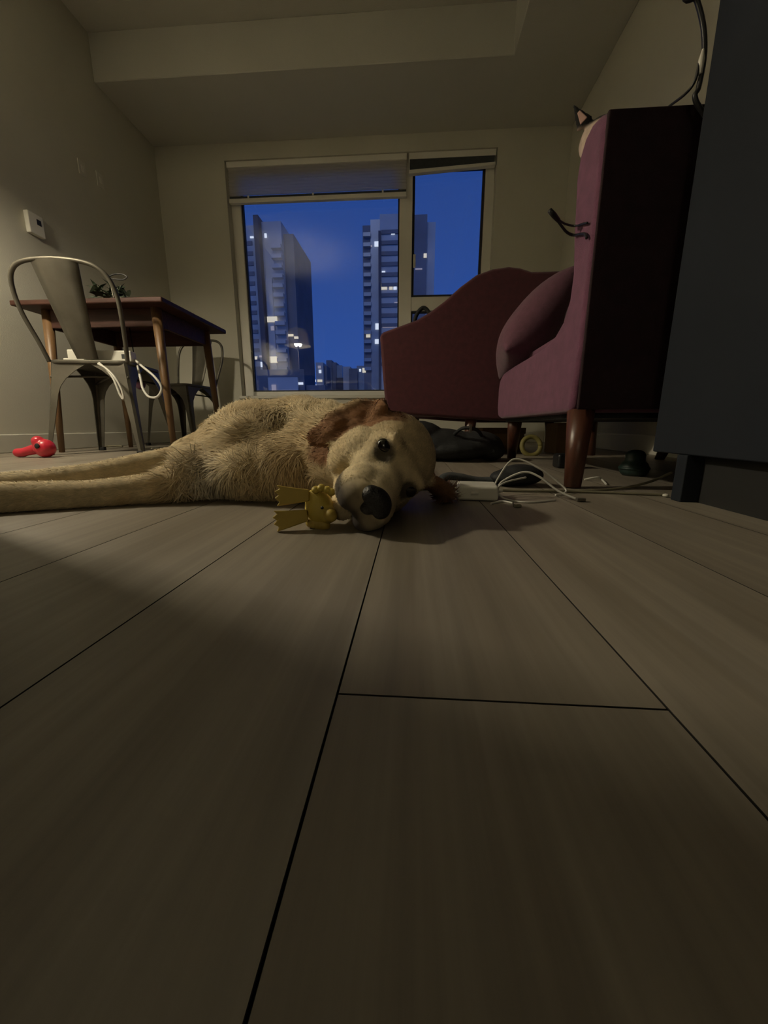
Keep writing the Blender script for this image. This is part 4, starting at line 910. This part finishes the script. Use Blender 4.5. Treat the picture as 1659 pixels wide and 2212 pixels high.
cable('cord', [atY(1522, 100, 0.885), atY(1512, 130, 0.885), atY(1501, 175, 0.887), atY(1480, 203, 0.905), (0.495, 0.955, 0.757), (0.475, 1.01, 0.754)], 0.0024, M['black'], parent=wc)
hang(MB().tube([atY(1519, 106, 0.884), atY(1515, 130, 0.884), atY(1513, 160, 0.884)], [0.002, 0.0052, 0.003], 8).build('cable_tie', M['white']), wc)

# ------------------------------------------------------------------ on the steel chair and the table
ps = empty('power_strip', (-1.585, 1.985, 0.4645)); ps.rotation_euler = (0, 0, math.radians(11)); tag(ps, 'white power strip lying across the steel chair seat', 'power strip')
MB().box((-0.150, -0.026, 0.001), (0.150, 0.032, 0.054)).build('housing', M['white'], ps, bevel=0.006, segs=3)
for x in (-0.10, -0.045, 0.01, 0.065): MB().box((x-0.012, -0.010, 0.053), (x+0.012, 0.014, 0.0552)).build('socket', M['paper'], ps)
MB().box((0.105, -0.0275, 0.014), (0.132, -0.025, 0.036)).build('switch', M['grey'], ps)
sc_ = Vector((-1.60, 2.11, 0.455))
tag(cable('looped_white_cable', [atY(292, 778, 2.02), atY(308, 792, 1.98), atY(335, 815, 1.96), atY(349, 838, 1.96), atY(340, 857, 1.96), atY(322, 857, 1.96), atY(309, 840, 1.97), atY(303, 815, 1.99), atY(296, 788, 2.02)], 0.0062, M['cable']), 'thick white cord hanging in a round loop off the power strip end', 'cord')
tag(cable('narrow_white_cable', [atY(212, 786, 1.88), atY(228, 795, 1.87), atY(248, 815, 1.86), atY(262, 840, 1.86), atY(267, 862, 1.86), atY(259, 852, 1.86), atY(246, 820, 1.865), atY(230, 798, 1.875), atY(214, 784, 1.89)], 0.0052, M['cable']), 'narrow white cord loop hanging in front of the steel chair leg', 'cord')
tag(MB().box((-1.775, 1.955, 0.4645), (-1.735, 2.015, 0.482)).build('white_plug', M['white'], bevel=0.004), 'small white plug on the steel chair seat left of its splat', 'plug')
pk = empty('plum_purse', (-1.40, 2.3, 0)); tag(pk, 'dark plum pouch hanging below the table apron', 'pouch')
k = MB(); pp = atY(297, 815, 2.42); k.ell(pp, (0.045, 0.035, 0.055)); k.ell(pp+Vector((0.01, 0, -0.035)), (0.036, 0.03, 0.04)); hang(remesh(k, 'purse_body', 0.005, 4, M['pillow'], None), pk)
hang(MB().tube([pp+Vector((0, 0, 0.04)), (pp.x-0.01, 2.42, TZ-0.026)], 0.003, 6).build('strap', M['blackcloth']), pk)
# on the table top
pl = empty('leafy_bundle', (-1.62, 2.2, TZ)); tag(pl, 'dark bundle of leafy greens lying on the dining table', 'plant')
g = random.Random(5); k = MB(); pcn = Vector((-1.60, 2.16, TZ))
leafm = MB(); leafm.add([(-0.012, 0, 0), (0, 0.018, 0.004), (0.012, 0, 0), (0.010, 0.045, 0.006), (0, 0.075, 0.0), (-0.010, 0.045, 0.006), (0, 0.03, 0.012)],
                        [(0, 2, 6), (0, 6, 5), (2, 3, 6), (3, 4, 6), (4, 5, 6), (0, 5, 4, 3, 2)]); lme = leafm.mesh('leaf'); lme.materials.append(M['leaf'])
stem = MB().tube([pcn+Vector((-0.12, 0.02, 0.018)), pcn+Vector((0.0, 0, 0.035)), pcn+Vector((0.06, -0.01, 0.055))], 0.010, 8).build('stem', M['leaf']); hang(stem, pl)
for i in range(44):
    lo = bpy.data.objects.new('leaf', lme); COL.objects.link(lo); lo.location = pcn+Vector((g.uniform(-0.11, 0.07), g.uniform(-0.03, 0.03), g.uniform(0.05, 0.085))); lo.rotation_euler = (g.uniform(-0.3, 0.9), g.uniform(-0.6, 0.6), g.uniform(0, 6.28)); s = g.uniform(0.7, 1.1); lo.scale = (s, s, s); hang(lo, pl)
for i, (x, y, rz, lab) in enumerate(((-1.44, 2.12, 0.2, 'topmost white paper sheet curling on the dining table'), (-1.40, 2.33, -0.25, 'white paper sheet lying flat beside the leafy bundle'))):
    n = 8; vs = []; 
    for a in range(n+1):
        for b in range(n+1): u_, v_ = a/n, b/n; vs.append(((u_-0.5)*0.20, (v_-0.5)*0.14, 0.0035+(0.020 if i == 0 else 0.004)*(abs(u_-0.4))**2*4*(0.5+v_)))
    m_ = len(vs); vs += [(a, b, c-0.001) for a, b, c in vs]; fs = []
    for a in range(n):
        for b in range(n): q = a*(n+1)+b; fs += [(q, q+n+1, q+n+2, q+1), (m_+q+1, m_+q+n+2, m_+q+n+1, m_+q)]
    o = MB().add(vs, fs, True).build('paper_sheet', M['paper']); o.location = (x, y, TZ+(0.003 if i == 0 else 0.0)); o.rotation_euler = (0, 0, rz); tag(o, lab, 'paper')
wl_ = empty('wire_loop', (-1.50, 2.12, TZ)); tag(wl_, 'dark wire loop standing out above the table behind the chair back', 'wire')
cable('loop', [atY(231, 600, 2.05), atY(245, 593, 2.05), atY(262, 592, 2.05), atY(274, 598, 2.05), atY(266, 604, 2.05), atY(248, 603, 2.05), atY(236, 603, 2.05)], 0.0035, M['black'], parent=wl_)
pw = atY(236, 603, 2.05); hang(MB().tube([pw, (pw.x+0.003, 2.06, TZ+0.02), (pw.x+0.003, 2.06, TZ)], 0.003, 6).build('stem', M['gun']), wl_)
# floor clutter under the table
sp = empty('slipper', (-1.32, 2.35, 0)); tag(sp, 'tan slipper with a navy lining behind the dog back', 'slipper')
spx = atY(420, 948, 2.25); k = MB(); k.ell((spx.x, 2.25, 0.036), (0.105, 0.05, 0.036)); k.ell((spx.x+0.05, 2.25, 0.05), (0.06, 0.05, 0.045)); kb = remesh(k, 'shoe_body', 0.005, 4, M['brown'], None)
for v in kb.data.vertices: v.co.z = max(v.co.z, 0.001)
hang(kb, sp); k = MB(); k.ell((spx.x+0.005, 2.252, 0.073), (0.075, 0.042, 0.030)); hang(remesh(k, 'lining', 0.005, 3, M['navy'], None), sp)
for i, (u, v, Y, m, lab, nm) in enumerate(((345, 971, 2.0, 'paper', 'crumpled pale paper scrap on the floor by the table leg', 'paper_scrap'), (205, 966, 2.3, 'black', 'flat dark strap lying at the foot of the steel chair', 'strap'), (245, 966, 2.35, 'cord', 'flat grey cord lying along the wall under the steel chair', 'grey_cable'))):
    p = atZ(u, v, 0.0); n = 7; k = MB(); g = random.Random(i)
    k.tube(catmull([(p.x-0.06, p.y+0.01, 0.006), (p.x-0.02, p.y-0.01, 0.009), (p.x+0.02, p.y+0.012, 0.008), (p.x+0.07, p.y-0.005, 0.006)], 5), [0.006]*16, 8); tag(k.build(nm, M[m]), lab, {'paper_scrap': 'paper', 'strap': 'strap', 'grey_cable': 'cord'}[nm])

# ------------------------------------------------------------------ wall fittings
th = empty('thermostat', (XL, 2.38, 1.28)); tag(th, 'white wall thermostat with a small dark display above the steel chair', 'thermostat')
hang(MB().box((XL, 2.335, 1.225), (XL+0.028, 2.430, 1.338)).build('housing', M['white'], bevel=0.005), th)
hang(MB().box((XL+0.027, 2.385, 1.283), (XL+0.0295, 2.412, 1.312)).build('display', M['black']), th)
for (y, z, lab) in ((2.83, 1.81, 'upper small white wall plate on the bare left wall'), (2.985, 1.825, 'small white wall plate nearest the window corner')):
    e_ = empty('wall_plate', (XL, y, z)); tag(e_, lab, 'wall plate', 'small plates on the wall')
    hang(MB().box((XL, y-0.030, z-0.045), (XL+0.006, y+0.030, z+0.045)).build('plate', M['trim'], bevel=0.002), e_); hang(MB().box((XL+0.006, y-0.010, z-0.018), (XL+0.010, y+0.010, z+0.018)).build('toggle', M['white'], bevel=0.001), e_)
